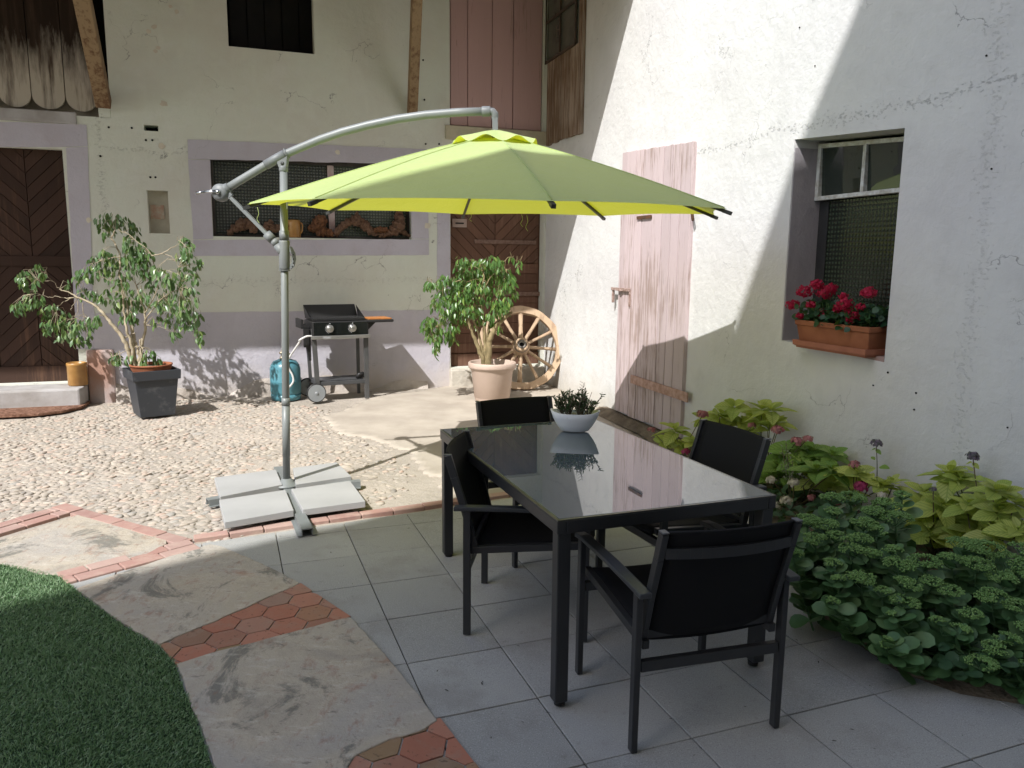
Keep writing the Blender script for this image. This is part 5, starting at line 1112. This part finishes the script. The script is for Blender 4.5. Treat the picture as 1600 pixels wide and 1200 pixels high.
# ================================================================== PLANTS
barkm = simple('pale_grey_bark', srgb(176, 164, 140), srgb(146, 134, 112), scale=14, rough=.85, bump=.4, bscale=60)
barkg = simple('green_brown_bark', srgb(150, 134, 100), srgb(116, 104, 74), scale=14, rough=.85, bump=.4, bscale=60)
ficl = leafmat('weeping_fig_leaf', [(.06, .125, .045), (.10, .18, .07), (.07, .15, .05), (.17, .26, .11), (.08, .155, .055), (.24, .32, .10)], rough=.32, trans=.22, tcol=(.22, .36, .06), spec=.6)
ficl2 = leafmat('weeping_fig_leaf_bright', [(.05, .12, .03), (.08, .18, .045), (.06, .14, .04), (.14, .25, .06), (.07, .15, .05), (.26, .36, .08)], rough=.32, trans=.28, tcol=(.28, .44, .06), spec=.6)
def fig(root, y0, stems, blobs, twigs, lm_, bm_, n_per, llen, seedy=0, depth=1.0, w=.42):
    mb = MB(); ends = []
    for pth in stems:
        pts = []
        oy = rng.uniform(-.05, .05)
        for j, (u, v, r_) in enumerate(pth):
            pts.append(Vector(vp(u, v, y0+oy*min(1, j/2)+(0 if len(pth[0]) < 4 else 0))))
        P = smooth_path(pts, 5); rad = np.interp(np.linspace(0, 1, len(P)), np.linspace(0, 1, len(pth)), [k[2] for k in pth])
        P = [p+Vector(rng.normal(0, .004, 3)) if 0 < i < len(P)-1 else p for i, p in enumerate(P)]
        mb.tube(P, list(rad), 8)
        ends += [P[int(len(P)*f)] for f in (.5, .7, .85)]+[P[-1]]
    mb.build('stems', bm_, root, world=True)
    E_ = np.array([tuple(e) for e in ends]); PP = []; DD = []; NN = []; tw = MB()
    for (u, v, ru, rv) in blobs:
        dy = rng.uniform(-.16, .16)*depth; c = vp(u, v, y0+dy); sc_ = np.linalg.norm(c-C0)/F; rx_, rz_ = ru*sc_, rv*sc_; ry_ = (rx_+rz_)/2*.9
        e = E_[np.argmin(np.linalg.norm(E_-c, axis=1))]
        ntw = max(2, int(2.2*(rx_*rz_)**.5/.05*.5))
        for _ in range(ntw):
            t = rng.normal(0, .5, 3)*np.array([rx_, ry_, rz_*.6])+np.array([0, 0, rz_*.25]); tip = c+t; mid = (e+tip)/2+rng.normal(0, .02, 3)+np.array([0, 0, .03])
            drop = tip+np.array([rng.normal(0, .02), rng.normal(0, .02), -rng.uniform(.05, .12)])
            tw.tube([e, mid, tip, drop], [.0030, .0022, .0016, .001], 4, cap=False)
        n = max(5, int(n_per*rx_*rz_*(1 if rx_*rz_ > .004 else 1.5)))
        q = rng.normal(0, 1, (n, 3)); q /= np.linalg.norm(q, axis=1, keepdims=True); q *= rng.uniform(.15, 1, (n, 1))**.5
        P = c+q*np.array([rx_, ry_, rz_])
        d = np.column_stack([rng.normal(0, .30, n), rng.normal(-.12, .30, n), -np.abs(rng.normal(1, .25, n))])+.3*q*np.array([1, 1, .2])
        PP.append(P); DD.append(d); NN.append(np.column_stack([rng.normal(-.5, .8, n), rng.normal(-.9, .7, n), rng.normal(.3, .5, n)]))
    tw.build('twigs', bm_, root, world=True)
    PP = np.concatenate(PP); DD = np.concatenate(DD); NN = np.concatenate(NN); n = len(PP)
    Mn = frames(DD, NN)*(rng.uniform(.6, 1.25, n)*llen)[:, None, None]
    v_, f_, uv_ = leaf(w, .18, .12); return scatter('foliage', v_, f_, Mn, PP, lm_, root, world=True)
# ---- weeping fig in the black square planter
p1 = gnd(229, 657); th1 = R(30); S_ = .34; e1x = np.array([math.cos(th1), math.sin(th1), 0]); e1y = np.array([-math.sin(th1), math.cos(th1), 0])
c1 = p1-e1x*S_*.5*1.0+e1y*S_*.5; c1 = p1+np.array([-.035, .24, 0]); c1[2] = float(zg(c1[0], c1[1]))
f1 = thing('weeping_fig', 'spreading weeping fig with pale bare stems in a black square planter', 'potted plant', c1, R(38))
plb = N('black_grey_plastic'); pf_ = plb.noise(7, 6, .7); plb.color(plb.mix(plb.math('MULTIPLY', plb.step(pf_, .55, .75), .5), srgb(52, 56, 62), srgb(110, 112, 112))); plb.set(rough=.5, spec=.5); plb.bump(plb.noise(40, 4), .1, .002)
mb = MB(); hB, hT, hh_ = .158, .222, .47
def sq(h_, z): return [(-h_, -h_, z), (h_, -h_, z), (h_, h_, z), (-h_, h_, z)]
R_ = [sq(hB, .012), sq(hT-.026, hh_-.095), sq(hT-.022, hh_-.094), sq(hT-.006, hh_-.092), sq(hT, hh_), sq(hT-.02, hh_), sq(hT-.022, hh_-.05)]
mb.add([p for r_ in R_ for p in r_], [(a*4+k, a*4+(k+1) % 4, (a+1)*4+(k+1) % 4, (a+1)*4+k) for a in range(6) for k in range(4)]+[(3, 2, 1, 0), (24, 25, 26, 27)])
mb.build('planter', plb.m, f1, bevel=.004)
mb = MB(); mb.lathe([(.16, hh_-.049), (.185, hh_+.005), (.19, hh_+.03), (.197, hh_+.032), (.197, hh_+.045), (.182, hh_+.045), (.178, hh_+.01), (0, hh_+.01)], 32); mb.build('inner_pot', terra, f1)
mb = MB(); mb.lathe([(.0, hh_+.022), (.177, hh_+.018)], 20); mb.build('compost', soil, f1)
Y1 = c1[1]
st1 = [[(208, 574, .020), (203, 556, .022), (198, 540, .020), (188, 522, .019), (176, 508, .017), (163, 492, .015), (150, 478, .012), (136, 471, .010), (121, 464, .008), (106, 456, .006), (93, 452, .004)],
       [(211, 574, .018), (207, 545, .015), (200, 520, .013), (195, 500, .011), (193, 480, .010), (191, 455, .009)],
       [(216, 574, .020), (217, 555, .016), (213, 540, .013), (208, 520, .011), (206, 498, .009), (205, 470, .008)],
       [(220, 575, .022), (220, 550, .015), (226, 520, .014), (227, 500, .012), (224, 478, .010), (213, 446, .007)],
       [(213, 574, .018), (203, 500, .012), (196, 470, .010), (187, 430, .009), (187, 400, .009), (182, 385, .009), (175, 372, .008), (180, 358, .005)],
       [(222, 560, .010), (219, 530, .008)],
       [(195, 528, .007), (212, 520, .004)],
       [(224, 545, .006), (214, 541, .004), (176, 557, .003)],
       [(121, 464, .006), (105, 466, .004), (88, 463, .003), (75, 464, .002), (58, 458, .0015)],
       [(96, 454, .004), (88, 448, .003), (84, 440, .003), (60, 438, .0015)], [(84, 440, .002), (70, 428, .001)],
       [(124, 466, .005), (108, 466, .004), (95, 476, .003), (88, 482, .002)], [(122, 466, .004), (114, 478, .003), (112, 485, .002)], [(122, 470, .004), (122, 485, .003), (118, 497, .002), (130, 500, .001)], [(130, 474, .004), (130, 490, .003), (142, 500, .002)],
       [(140, 474, .005), (155, 470, .003)], [(118, 463, .003), (128, 455, .002)],
       [(236, 400, .006), (254, 396, .005), (266, 388, .004), (278, 382, .003), (286, 368, .002)], [(256, 397, .004), (268, 402, .003), (276, 412, .002), (284, 440, .002)],
       [(190, 445, .006), (172, 438, .004), (155, 432, .003)], [(187, 402, .005), (165, 405, .004), (145, 412, .002)], [(225, 490, .006), (245, 450, .005), (236, 400, .005), (205, 370, .004), (185, 358, .003)], [(227, 500, .006), (255, 465, .005), (285, 450, .003)]]
bl1 = [(160, 345, 10, 12), (178, 338, 16, 9), (197, 348, 13, 9), (210, 360, 8, 9), (172, 356, 8, 10), (163, 366, 4, 8), (198, 378, 8, 12), (208, 380, 16, 13), (216, 398, 17, 15), (222, 415, 20, 15), (228, 400, 10, 18), (205, 400, 12, 10), (190, 408, 10, 9), (162, 392, 9, 6), (172, 400, 9, 6), (148, 407, 13, 8), (160, 420, 13, 8), (140, 425, 12, 10), (128, 428, 8, 8), (172, 416, 8, 8), (180, 430, 12, 10), (205, 425, 14, 10), (247, 420, 11, 8), (257, 430, 13, 12), (265, 442, 8, 8), (238, 440, 10, 14), (188, 445, 14, 8), (200, 458, 16, 10), (165, 462, 9, 10), (185, 475, 9, 14), (210, 475, 16, 11), (225, 460, 10, 9), (195, 495, 9, 9), (208, 495, 10, 7), (288, 378, 9, 12), (295, 390, 11, 12), (300, 402, 11, 10), (312, 410, 7, 7), (285, 398, 8, 8), (293, 420, 13, 11), (304, 434, 7, 10), (280, 432, 9, 10), (283, 452, 12, 12), (298, 462, 11, 14), (275, 470, 12, 14), (290, 482, 15, 13), (262, 480, 10, 11), (270, 500, 13, 12), (290, 500, 14, 12), (303, 515, 10, 9), (312, 530, 6, 10), (272, 522, 7, 8), (245, 500, 6, 9), (256, 460, 10, 9), (250, 475, 9, 8), (52, 425, 6, 10), (60, 418, 5, 8), (36, 430, 8, 11), (38, 440, 6, 8), (55, 440, 5, 8), (68, 430, 4, 5), (107, 442, 4, 6), (120, 435, 4, 7), (50, 460, 11, 8), (62, 468, 9, 7), (32, 478, 9, 8), (22, 482, 4, 8), (45, 472, 7, 6), (72, 485, 7, 8), (82, 478, 7, 6), (130, 455, 9, 7), (145, 458, 7, 7), (98, 495, 14, 10), (88, 507, 13, 10), (72, 510, 9, 10), (105, 512, 14, 9), (120, 508, 11, 12), (135, 512, 12, 11), (145, 502, 8, 9), (98, 525, 10, 9), (120, 530, 8, 9), (140, 528, 5, 8), (150, 498, 6, 7), (180, 556, 8, 7), (190, 563, 8, 5), (208, 556, 7, 8), (235, 552, 10, 8), (245, 562, 6, 7), (225, 562, 6, 6), (310, 495, 5, 10)]
fig(f1, Y1, st1, bl1, None, ficl, barkm, 4000, .068, w=.5)
# ---- weeping fig in the round taupe pot
p2 = gnd(768, 631); c2 = p2+np.array([0, .19, 0]); c2[2] = float(zg(c2[0], c2[1]))
f2 = thing('weeping_fig', 'bushy drooping weeping fig in a round taupe pot before the wagon wheel', 'potted plant', c2)
taupe = simple('taupe_plastic', srgb(186, 166, 152), srgb(176, 156, 142), scale=3, rough=.6, bump=.05)
mb = MB(); mb.lathe([(0, .0), (.185, 0), (.192, .02), (.197, .045), (.199, .05), (.203, .053), (.232, .33), (.244, .35), (.250, .37), (.266, .375), (.272, .39), (.27, .43), (.262, .44), (.248, .44), (.24, .43), (.235, .37), (0, .37)], 48); mb.build('pot', taupe, f2)
mb = MB(); mb.lathe([(0, .385), (.236, .378)], 24); 
for _ in range(60): a = rng.uniform(0, 2*PI); r_ = rng.uniform(0, .2); mb.ball((r_*math.cos(a), r_*math.sin(a), .385), rng.uniform(.01, .02), 1)
mb.build('compost', soil, f2)
Y2 = c2[1]
st2 = [[(757, 577, .026), (752, 555, .024), (742, 530, .022), (734, 508, .018), (728, 490, .014), (722, 470, .008)], [(759, 577, .02), (748, 520, .012), (736, 495, .010), (728, 488, .007)],
       [(761, 577, .026), (758, 540, .020), (756, 500, .018), (754, 480, .017), (756, 450, .013), (755, 425, .008)], [(764, 577, .03), (764, 545, .034), (766, 528, .030), (776, 510, .026), (790, 495, .022), (800, 488, .012)],
       [(765, 570, .018), (762, 520, .012), (770, 490, .009), (776, 470, .007), (785, 446, .007)], [(784, 460, .010), (788, 440, .008), (792, 420, .005)], [(785, 410, .005), (796, 402, .004), (804, 405, .002), (810, 415, .001)],
       [(756, 450, .008), (735, 440, .006), (710, 440, .005), (690, 455, .003)], [(756, 450, .007), (770, 430, .005), (785, 425, .003)], [(690, 455, .003), (675, 445, .002), (668, 440, .001)], [(725, 480, .006), (700, 485, .004), (685, 500, .003)], [(700, 500, .003), (680, 510, .002), (672, 520, .001)]]
bl2 = [(767, 405, 14, 9), (755, 412, 14, 10), (780, 412, 12, 10), (720, 408, 9, 9), (735, 410, 14, 9), (716, 418, 6, 9), (748, 425, 18, 13), (730, 430, 17, 12), (770, 428, 15, 13), (788, 428, 14, 13), (795, 440, 10, 14), (803, 455, 6, 9), (710, 438, 15, 11), (695, 435, 12, 9), (685, 442, 8, 7), (672, 443, 5, 7), (666, 444, 3, 5), (725, 448, 19, 13), (745, 445, 18, 13), (765, 447, 16, 12), (782, 450, 10, 10), (700, 455, 16, 13), (685, 465, 9, 12), (680, 475, 8, 10), (715, 468, 20, 14), (740, 468, 18, 12), (735, 485, 14, 11), (695, 480, 13, 13), (710, 490, 16, 13), (725, 498, 12, 10), (692, 498, 10, 10), (670, 500, 9, 8), (665, 510, 7, 10), (678, 510, 10, 10), (672, 522, 9, 9), (690, 520, 13, 11), (705, 515, 13, 13), (707, 530, 9, 10), (685, 530, 8, 8), (680, 538, 6, 7), (678, 550, 3, 7), (780, 475, 13, 9), (792, 470, 9, 8), (790, 485, 9, 9), (772, 490, 11, 9), (762, 498, 9, 8), (770, 505, 7, 6), (750, 490, 7, 7), (780, 512, 5, 5), (768, 470, 9, 10), (745, 505, 6, 7), (812, 410, 3, 5), (808, 418, 3, 4), (800, 402, 3, 3)]
fig(f2, Y2, st2, bl2, None, ficl2, barkg, 4600, .078, w=.38)

# ---- hydrangeas along the white wall
hyl = leafmat('lime_hydrangea_leaf', [(.46, .52, .12), (.58, .62, .16), (.38, .48, .11), (.54, .56, .20)], rough=.5, trans=.3, tcol=(.55, .65, .08), veins=(.13, .24, .05), spec=.3)
hyg = leafmat('green_hydrangea_leaf', [(.15, .28, .06), (.22, .36, .08), (.30, .40, .10)], rough=.5, trans=.25, tcol=(.3, .45, .06), veins=(.06, .14, .03), spec=.3)
stemm = simple('brown_green_stem', (.10, .12, .05), (.14, .09, .05), bump=0)
pinkf = leafmat('dusty_pink_petal', [(.42, .13, .16), (.50, .22, .22), (.34, .12, .14), (.46, .28, .20)], rough=.6, trans=.2, tcol=(.6, .25, .25))
whitef = leafmat('cream_petal', [(.52, .50, .36), (.62, .56, .48), (.44, .44, .30)], rough=.6, trans=.2, tcol=(.6, .58, .4))
purpf = leafmat('dull_purple_petal', [(.12, .09, .14), (.20, .16, .20), (.08, .09, .08), (.16, .17, .12)], rough=.6, trans=.1, tcol=(.2, .15, .2))
magf = leafmat('deep_pink_petal', [(.36, .03, .12), (.44, .06, .16), (.28, .02, .09)], rough=.6, trans=.2, tcol=(.5, .08, .2))
hv, hf, huv = leaf(.62, .14, .22)
def wp(u, v, t): return plane(u, v, WN*(RO-t), WN)
def hydrangea(label, t, whorls, flowers, base_uv, green=False, ln=.17, group='hydrangeas along the white wall', colr=None):
    base = wp(base_uv[0], base_uv[1], t); base[2] = .03
    r_ = thing('hydrangea', label, 'shrub', base, 0, group); PP = []; DD = []; NN = []; mb = MB()
    for (u, v, s_) in whorls:
        tt = t+rng.uniform(-.10, .10); c = wp(u, v, max(.07, tt)); k = rng.uniform(0, PI)
        mb.tube([base+rng.normal(0, .03, 3)*np.array([1, 1, 0]), (base+c)/2+rng.normal(0, .03, 3), c-np.array([0, 0, .02])], [.005, .004, .003], 5)
        up = np.array([rng.normal(0, .25), rng.normal(-.35, .25), 1]); up /= np.linalg.norm(up)
        for lvl, (m, ls, el_) in enumerate([(4, 1.0, .05), (4, .72, .45), (2, .4, 1.0)]):
            for q in range(m):
                a = k+q*2*PI/m+lvl*PI/4; d = np.array([math.cos(a), math.sin(a), el_+rng.normal(0, .18)]); d = d/np.linalg.norm(d); 
                PP.append(c-np.array([0, 0, .015])*(1-lvl)); DD.append(d*ls*s_*rng.uniform(.85, 1.15)); NN.append(up)
    PP = np.array(PP); DD = np.array(DD); L = np.linalg.norm(DD, axis=1); 
    Mn = frames(DD, np.array(NN))*(L*ln)[:, None, None]
    scatter('foliage', hv, hf, Mn, PP, hyg if green else hyl, r_, world=True, uv=huv)
    for (u, v, rpx, m_) in flowers:
        c = wp(u, v, t+(.35 if m_ is whitef else .10)); rad = rpx/F*np.linalg.norm(c-C0); n = int(26+rpx*4); dd = rng.normal(0, 1, (n, 3)); dd[:, 2] = np.abs(dd[:, 2])*.8; dd /= np.linalg.norm(dd, axis=1, keepdims=True)
        Pf = c+dd*rad*np.array([1, 1, .7])*rng.uniform(.6, 1, (n, 1)); Mf = frames(np.cross(dd, rng.normal(0, 1, (n, 3))), dd)*rad*.55
        scatter('flower_head', pv, pf, Mf, Pf, m_, r_, world=True); mb.tube([base, c], [.004, .003], 5)
    mb.build('stems', stemm, r_, world=True); return r_
hydrangea('lime-leaved hydrangea growing at the foot of the pink plank door', .35, [(1055, 672, 1.15), (1045, 690, .9), (1068, 700, .8), (1085, 690, .7)], [(1018, 672, 7, pinkf), (1072, 706, 8, magf), (1098, 648, 10, pinkf)], (1060, 720))
hydrangea('tall lime-leaved hydrangea with a pink head left of the right-hand chair back', .20, [(1100, 655, .8), (1125, 648, 1.0), (1148, 634, .9), (1140, 655, .9), (1160, 660, .8), (1120, 668, .8)], [(1175, 665, 7, pinkf)], (1130, 720))
hydrangea('lime-leaved hydrangea with serrated leaves reaching up the wall right of the tall one', .20, [(1190, 640, 1.1), (1205, 640, 1.0), (1188, 656, .9), (1170, 675, .8), (1200, 668, .8), (1215, 660, .8)], [(1215, 672, 10, pinkf), (1245, 690, 10, pinkf), (1262, 686, 8, pinkf)], (1190, 730))
hydrangea('mid-green hydrangea with faded pink heads beyond the chair back', .28, [(1245, 700, 1.1), (1265, 705, 1.0), (1225, 712, .9), (1285, 716, 1.1), (1300, 712, .9), (1250, 722, 1.0), (1275, 735, .9), (1215, 728, .9), (1230, 742, .8), (1200, 745, .9), (1300, 735, .8)], [(1240, 755, 9, whitef), (1205, 750, 8, whitef), (1228, 782, 10, whitef), (1212, 790, 8, whitef), (1268, 778, 7, pinkf)], (1240, 800), green=True)
hydrangea('small lime-leaved hydrangea with a deep pink head behind the stonecrop', .25, [(1275, 750, .9), (1285, 760, .8), (1305, 755, .7), (1320, 740, .8), (1340, 738, .8), (1360, 752, .8), (1380, 758, .8), (1395, 755, .8), (1330, 770, .7)], [(1335, 726, 8, pinkf), (1345, 760, 11, magf), (1378, 775, 8, whitef), (1308, 785, 5, magf)], (1330, 830))
hydrangea('broad lime-leaved hydrangea in the middle of the bed under the cracked wall', .22, [(1442, 770, .9), (1438, 790, 1.0), (1470, 790, 1.0), (1455, 800, .9), (1490, 800, .9), (1425, 800, .8), (1470, 815, .9), (1450, 830, .9), (1475, 840, .9), (1430, 820, .8)], [(1458, 765, 5, purpf)], (1460, 880))
hydrangea('big lime-leaved hydrangea with rosettes of veined leaves at the right edge', .22, [(1485, 740, 1.15), (1500, 750, .9), (1512, 790, 1.0), (1530, 785, .9), (1555, 765, .9), (1570, 770, .9), (1535, 800, 1.0), (1515, 815, .9), (1545, 815, 1.0), (1560, 800, .9), (1530, 830, 1.0), (1555, 835, .9), (1585, 785, .8), (1500, 840, .9), (1590, 830, .9)], [], (1540, 890), ln=.15)
# two dried stalks standing above the leaves
for (tipu, tipv, bu, bv, lab) in [(1369, 694, 1370, 760, 'thin upright stalk with a withered dark flower head below the crack in the wall'), (1520, 714, 1525, 775, 'bent stalk with a withered purple and cream flower head near the right edge')]:
    b_ = wp(bu, bv+60, .18); tp = wp(tipu, tipv, .15); r_ = thing('hydrangea_stalk', lab, 'flower stalk', (b_[0], b_[1], .03)); mb = MB(); mb.tube(smooth_path([(b_[0], b_[1], .03), wp(bu, bv, .17), wp((bu+tipu)/2+1, (bv+tipv)/2, .16), tp]), .003, 6); mb.build('stem', stemm, r_, world=True)
    n = 90; dd = rng.normal(0, 1, (n, 3)); dd[:, 2] = np.abs(dd[:, 2]); dd /= np.linalg.norm(dd, axis=1, keepdims=True)
    scatter('flower_head', pv, pf, frames(np.cross(dd, rng.normal(0, 1, (n, 3))), dd)*.018, tp+dd*np.array([.035, .035, .03])*rng.uniform(.5, 1, (n, 1)), purpf, r_, world=True)
    Pl = [wp((bu+tipu)/2+(4 if tipu < 1400 else -3), (bv+tipv)/2+3, .16), wp((bu+tipu)/2-2, (bv+tipv)/2-8, .16), tp-np.array([0, 0, .03]), tp-np.array([0, 0, .03])]; Dl = np.array([WN*0-BN*1.0+np.array([0, 0, .3]), BN*1.0+np.array([0, 0, .5]), -BN+np.array([0, 0, -.4]), BN+np.array([0, 0, -.3])])
    scatter('leaves', hv, hf, frames(Dl, np.tile([[-.5, -.3, 1]], (4, 1)))*np.array([.07, .04, .045, .045])[:, None, None], np.array(Pl), hyl if tipu > 1400 else hyg, r_, world=True, uv=huv)
wl = thing('seed_stalk', 'pale seed-covered stalks standing beside the right-hand chair', 'flower stalk', (*wp(1235, 800, .45)[:2], .03)); mb = MB(); PP = []
for (u, v) in [(1222, 700), (1230, 715), (1238, 722), (1228, 690)]:
    b_ = wp(1237, 800, .45); b_[2] = .03; t_ = wp(u, v, .42); mb.tube([b_, (b_+t_)/2+np.array([.01, 0, 0]), t_], .002, 5)
    for k in range(26): q = rng.uniform(.0, .38); PP.append(t_+(b_-t_)*q+rng.normal(0, .012, 3))
mb.build('stem', stemm, wl, world=True); n = len(PP); d = rng.normal(0, 1, (n, 3)); scatter('seed_pods', sv, sf, frames(d, rng.normal(0, 1, (n, 3)))*.022, np.array(PP), leafmat('dry_seed_pod', [(.30, .30, .22), (.20, .22, .16), (.38, .36, .30)], trans=.1), wl, world=True)

# ---- stonecrops (rounded fleshy leaves under domed green flower heads)
sed = leafmat('stonecrop_leaf', [(.07, .155, .06), (.10, .20, .08), (.08, .17, .065), (.15, .25, .10)], rough=.42, trans=.12, tcol=(.15, .3, .08), spec=.4)
sedh = leafmat('stonecrop_bud', [(.15, .28, .08), (.21, .36, .11), (.17, .31, .10), (.30, .44, .16)], rough=.6, trans=.15, tcol=(.3, .45, .1), spec=.2)
sedd = simple('pale_green_stem', (.10, .19, .08), (.07, .14, .06), bump=0)
ev, ef, euv = leaf(.66, .12, -.10, True)
def stonecrop(label, heads, base, nleaf=1.0):
    """heads: (u, v, radius px, distance out from the wall)"""
    hp_ = lambda u, v: gz(u, v, max(.11, .52-(v-780)*.00150)); b0 = np.mean([hp_(h[0], h[1]) for h in heads], axis=0)+WN*.10; b0[2] = .03; r_ = thing('stonecrop', label, 'garden plant', b0, 0, 'stonecrops spilling over the terrace edge'); PL = []; DL = []; NL = []; SL = []; st = MB()
    hv_, hf_ = ico(1)
    for (u, v, rp, t) in heads:
        c = hp_(u, v); sc_ = np.linalg.norm(c-C0)/F; rad = max(rp*sc_*rng.uniform(.55, .95), .02); g = b0+(c-b0)*.45+rng.normal(0, .04, 3); g[2] = .02
        mid = (g+c)/2+np.array([0, 0, -.02]); path = smooth_path([g, mid, c-np.array([0, 0, rad*.4])], 5); st.tube(path, .0045, 6)
        # flower dome: branching rays ending in bunches of buds
        n = int(260*min(2.6, (rad/.045)**1.5)); d = rng.normal(0, 1, (n, 3)); d[:, 2] = np.abs(d[:, 2])*.9; d /= np.linalg.norm(d, axis=1, keepdims=True)
        cl_ = rng.normal(0, 1, (14, 3)); cl_[:, 2] = np.abs(cl_[:, 2]); cl_ /= np.linalg.norm(cl_, axis=1, keepdims=True); k_ = rng.integers(0, 14, n); d = cl_[k_]*.82+d*.36; d /= np.linalg.norm(d, axis=1, keepdims=True)
        P = c+d*rad*np.array([1.05, 1.05, .5])*rng.uniform(.72, 1.05, (n, 1)); Mb = np.tile(np.eye(3), (n, 1, 1))*rng.uniform(.0024, .0042, (n, 1, 1))
        scatter('flower_head', hv_, hf_, Mb, P, sedh, r_, world=True)
        for q in range(14):
            e = c+cl_[q]*rad*np.array([.95, .95, .42]); st.tube([c-np.array([0, 0, rad*.45]), e], [.0022, .0016], 4, cap=False)
        L_ = len(path); m = int(30*nleaf)
        for q in range(m):
            f_ = .22+.74*q/m; p = path[min(L_-1, int(f_*L_))]; a = q*2.4+rng.uniform(-.3, .3); tip_ = 1-.45*max(0, (f_-.75)/.25)
            PL.append(np.array(p)); DL.append([math.cos(a), math.sin(a), rng.normal(.25, .25)]); NL.append([rng.normal(-.15, .3), rng.normal(-.45, .3), 1]); SL.append(rng.uniform(.07, .105)*tip_)
    st.build('stems', sedd, r_, world=True)
    Mn = frames(np.array(DL), np.array(NL))*np.array(SL)[:, None, None]; scatter('foliage', ev, ef, Mn, np.array(PL), sed, r_, world=True)
    return r_
stonecrop('leftmost stonecrop right behind the front chair arm', [(1262, 815, 26, .75), (1290, 822, 24, .7), (1240, 835, 18, .85), (1275, 845, 22, .85), (1305, 840, 22, .8), (1240, 865, 22, .95), (1300, 800, 20, .55)], (1270, 930, .8))
stonecrop('tallest stonecrop against the lime leaves in the middle of the bed', [(1330, 780, 26, .45), (1300, 780, 20, .45), (1385, 790, 30, .45), (1410, 775, 22, .4), (1400, 812, 26, .55), (1365, 800, 20, .5), (1350, 820, 20, .6)], (1360, 900, .6))
stonecrop('stonecrop with a spiky green dome in front of the tallest one', [(1345, 845, 26, .8), (1370, 830, 20, .7), (1330, 860, 22, .95), (1360, 865, 22, .9), (1345, 905, 24, 1.1), (1300, 880, 16, 1.0), (1310, 905, 14, 1.15), (1395, 860, 18, .8)], (1340, 970, .9))
stonecrop('stonecrop with broad domes at the centre front edge of the bed', [(1405, 885, 28, 1.0), (1445, 880, 26, .95), (1415, 915, 22, 1.15), (1412, 942, 28, 1.25), (1378, 925, 18, 1.2), (1455, 910, 22, 1.1), (1385, 1010, 12, 1.45), (1300, 940, 12, 1.3)], (1420, 1000, 1.1))
stonecrop('stonecrop with overlapping domes at the right rear of the bed', [(1505, 855, 30, .6), (1540, 860, 30, .55), (1575, 880, 28, .6), (1600, 860, 24, .5), (1525, 885, 24, .75), (1485, 875, 20, .75), (1595, 905, 26, .7)], (1540, 960, .7))
stonecrop('stonecrop with pale domes at the right edge of the photo', [(1550, 935, 34, 1.0), (1515, 960, 28, 1.15), (1565, 905, 24, .85), (1590, 950, 26, .95), (1485, 925, 22, 1.1), (1610, 985, 24, 1.1), (1630, 930, 26, .8)], (1560, 1030, 1.0))
stonecrop('lowest stonecrop leaning over the slabs at the front right', [(1535, 1038, 26, 1.5), (1500, 985, 22, 1.3), (1575, 1000, 20, 1.3), (1610, 1040, 20, 1.35), (1465, 970, 16, 1.3), (1385, 1000, 14, 1), (1395, 960, 14, 1), (1555, 1015, 22, 1)], (1545, 1060, 1.35), 1.0)
# low leafy undergrowth filling the bed
und = leafmat('dark_ground_leaf', [(.03, .075, .035), (.045, .10, .045), (.035, .085, .04)], rough=.5, trans=.1)
n = 2600; U = rng.uniform(0, 1, n); Vv = rng.uniform(0, 1, n); e_ = np.array(edge); kk = np.clip(U*6+1, 1, 6.99); i0 = kk.astype(int)-0; i0 = np.clip(i0, 0, len(e_)-2); fr_ = (kk-i0)[:, None]; E0 = e_[i0]*(1-fr_)+e_[i0+1]*fr_
kq = E0@WN[:2]; W0 = E0+WN[None, :2]*(RO-kq)[:, None]; G0 = E0+(W0-E0)*(Vv[:, None]*.9-.03*(U[:, None] > .4)); m_ = U > .18; G0 = G0[m_]; n = len(G0)
P = np.column_stack([G0, rng.uniform(.03, .16, n)]); d = np.column_stack([rng.normal(0, 1, n), rng.normal(0, 1, n), rng.normal(.3, .4, n)])
tag(scatter('undergrowth', ev, ef, frames(d, np.column_stack([rng.normal(0, .3, n), rng.normal(-.2, .3, n), np.ones(n)]))*rng.uniform(.045, .075, (n, 1, 1)), P, und), 'dark low leaves filling the garden bed between the taller plants', 'undergrowth', kind='stuff')
# fallen leaves and grit on the paving
n = 70; uv_ = [(rng.uniform(420, 1600), rng.uniform(820, 1190)) for _ in range(n)]; P = np.array([gz(u, v, .004) for u, v in uv_]); d = np.column_stack([rng.normal(0, 1, n), rng.normal(0, 1, n), np.zeros(n)])
tag(scatter('leaf_litter', sv, sf, frames(d, np.tile([[0, 0, 1.]], (n, 1)))*rng.uniform(.006, .02, (n, 1, 1)), P, simple('dry_litter', srgb(70, 60, 48), srgb(40, 36, 30), bump=0)), 'tiny dark dry leaf bits strewn over the grey slabs', 'litter', kind='stuff')
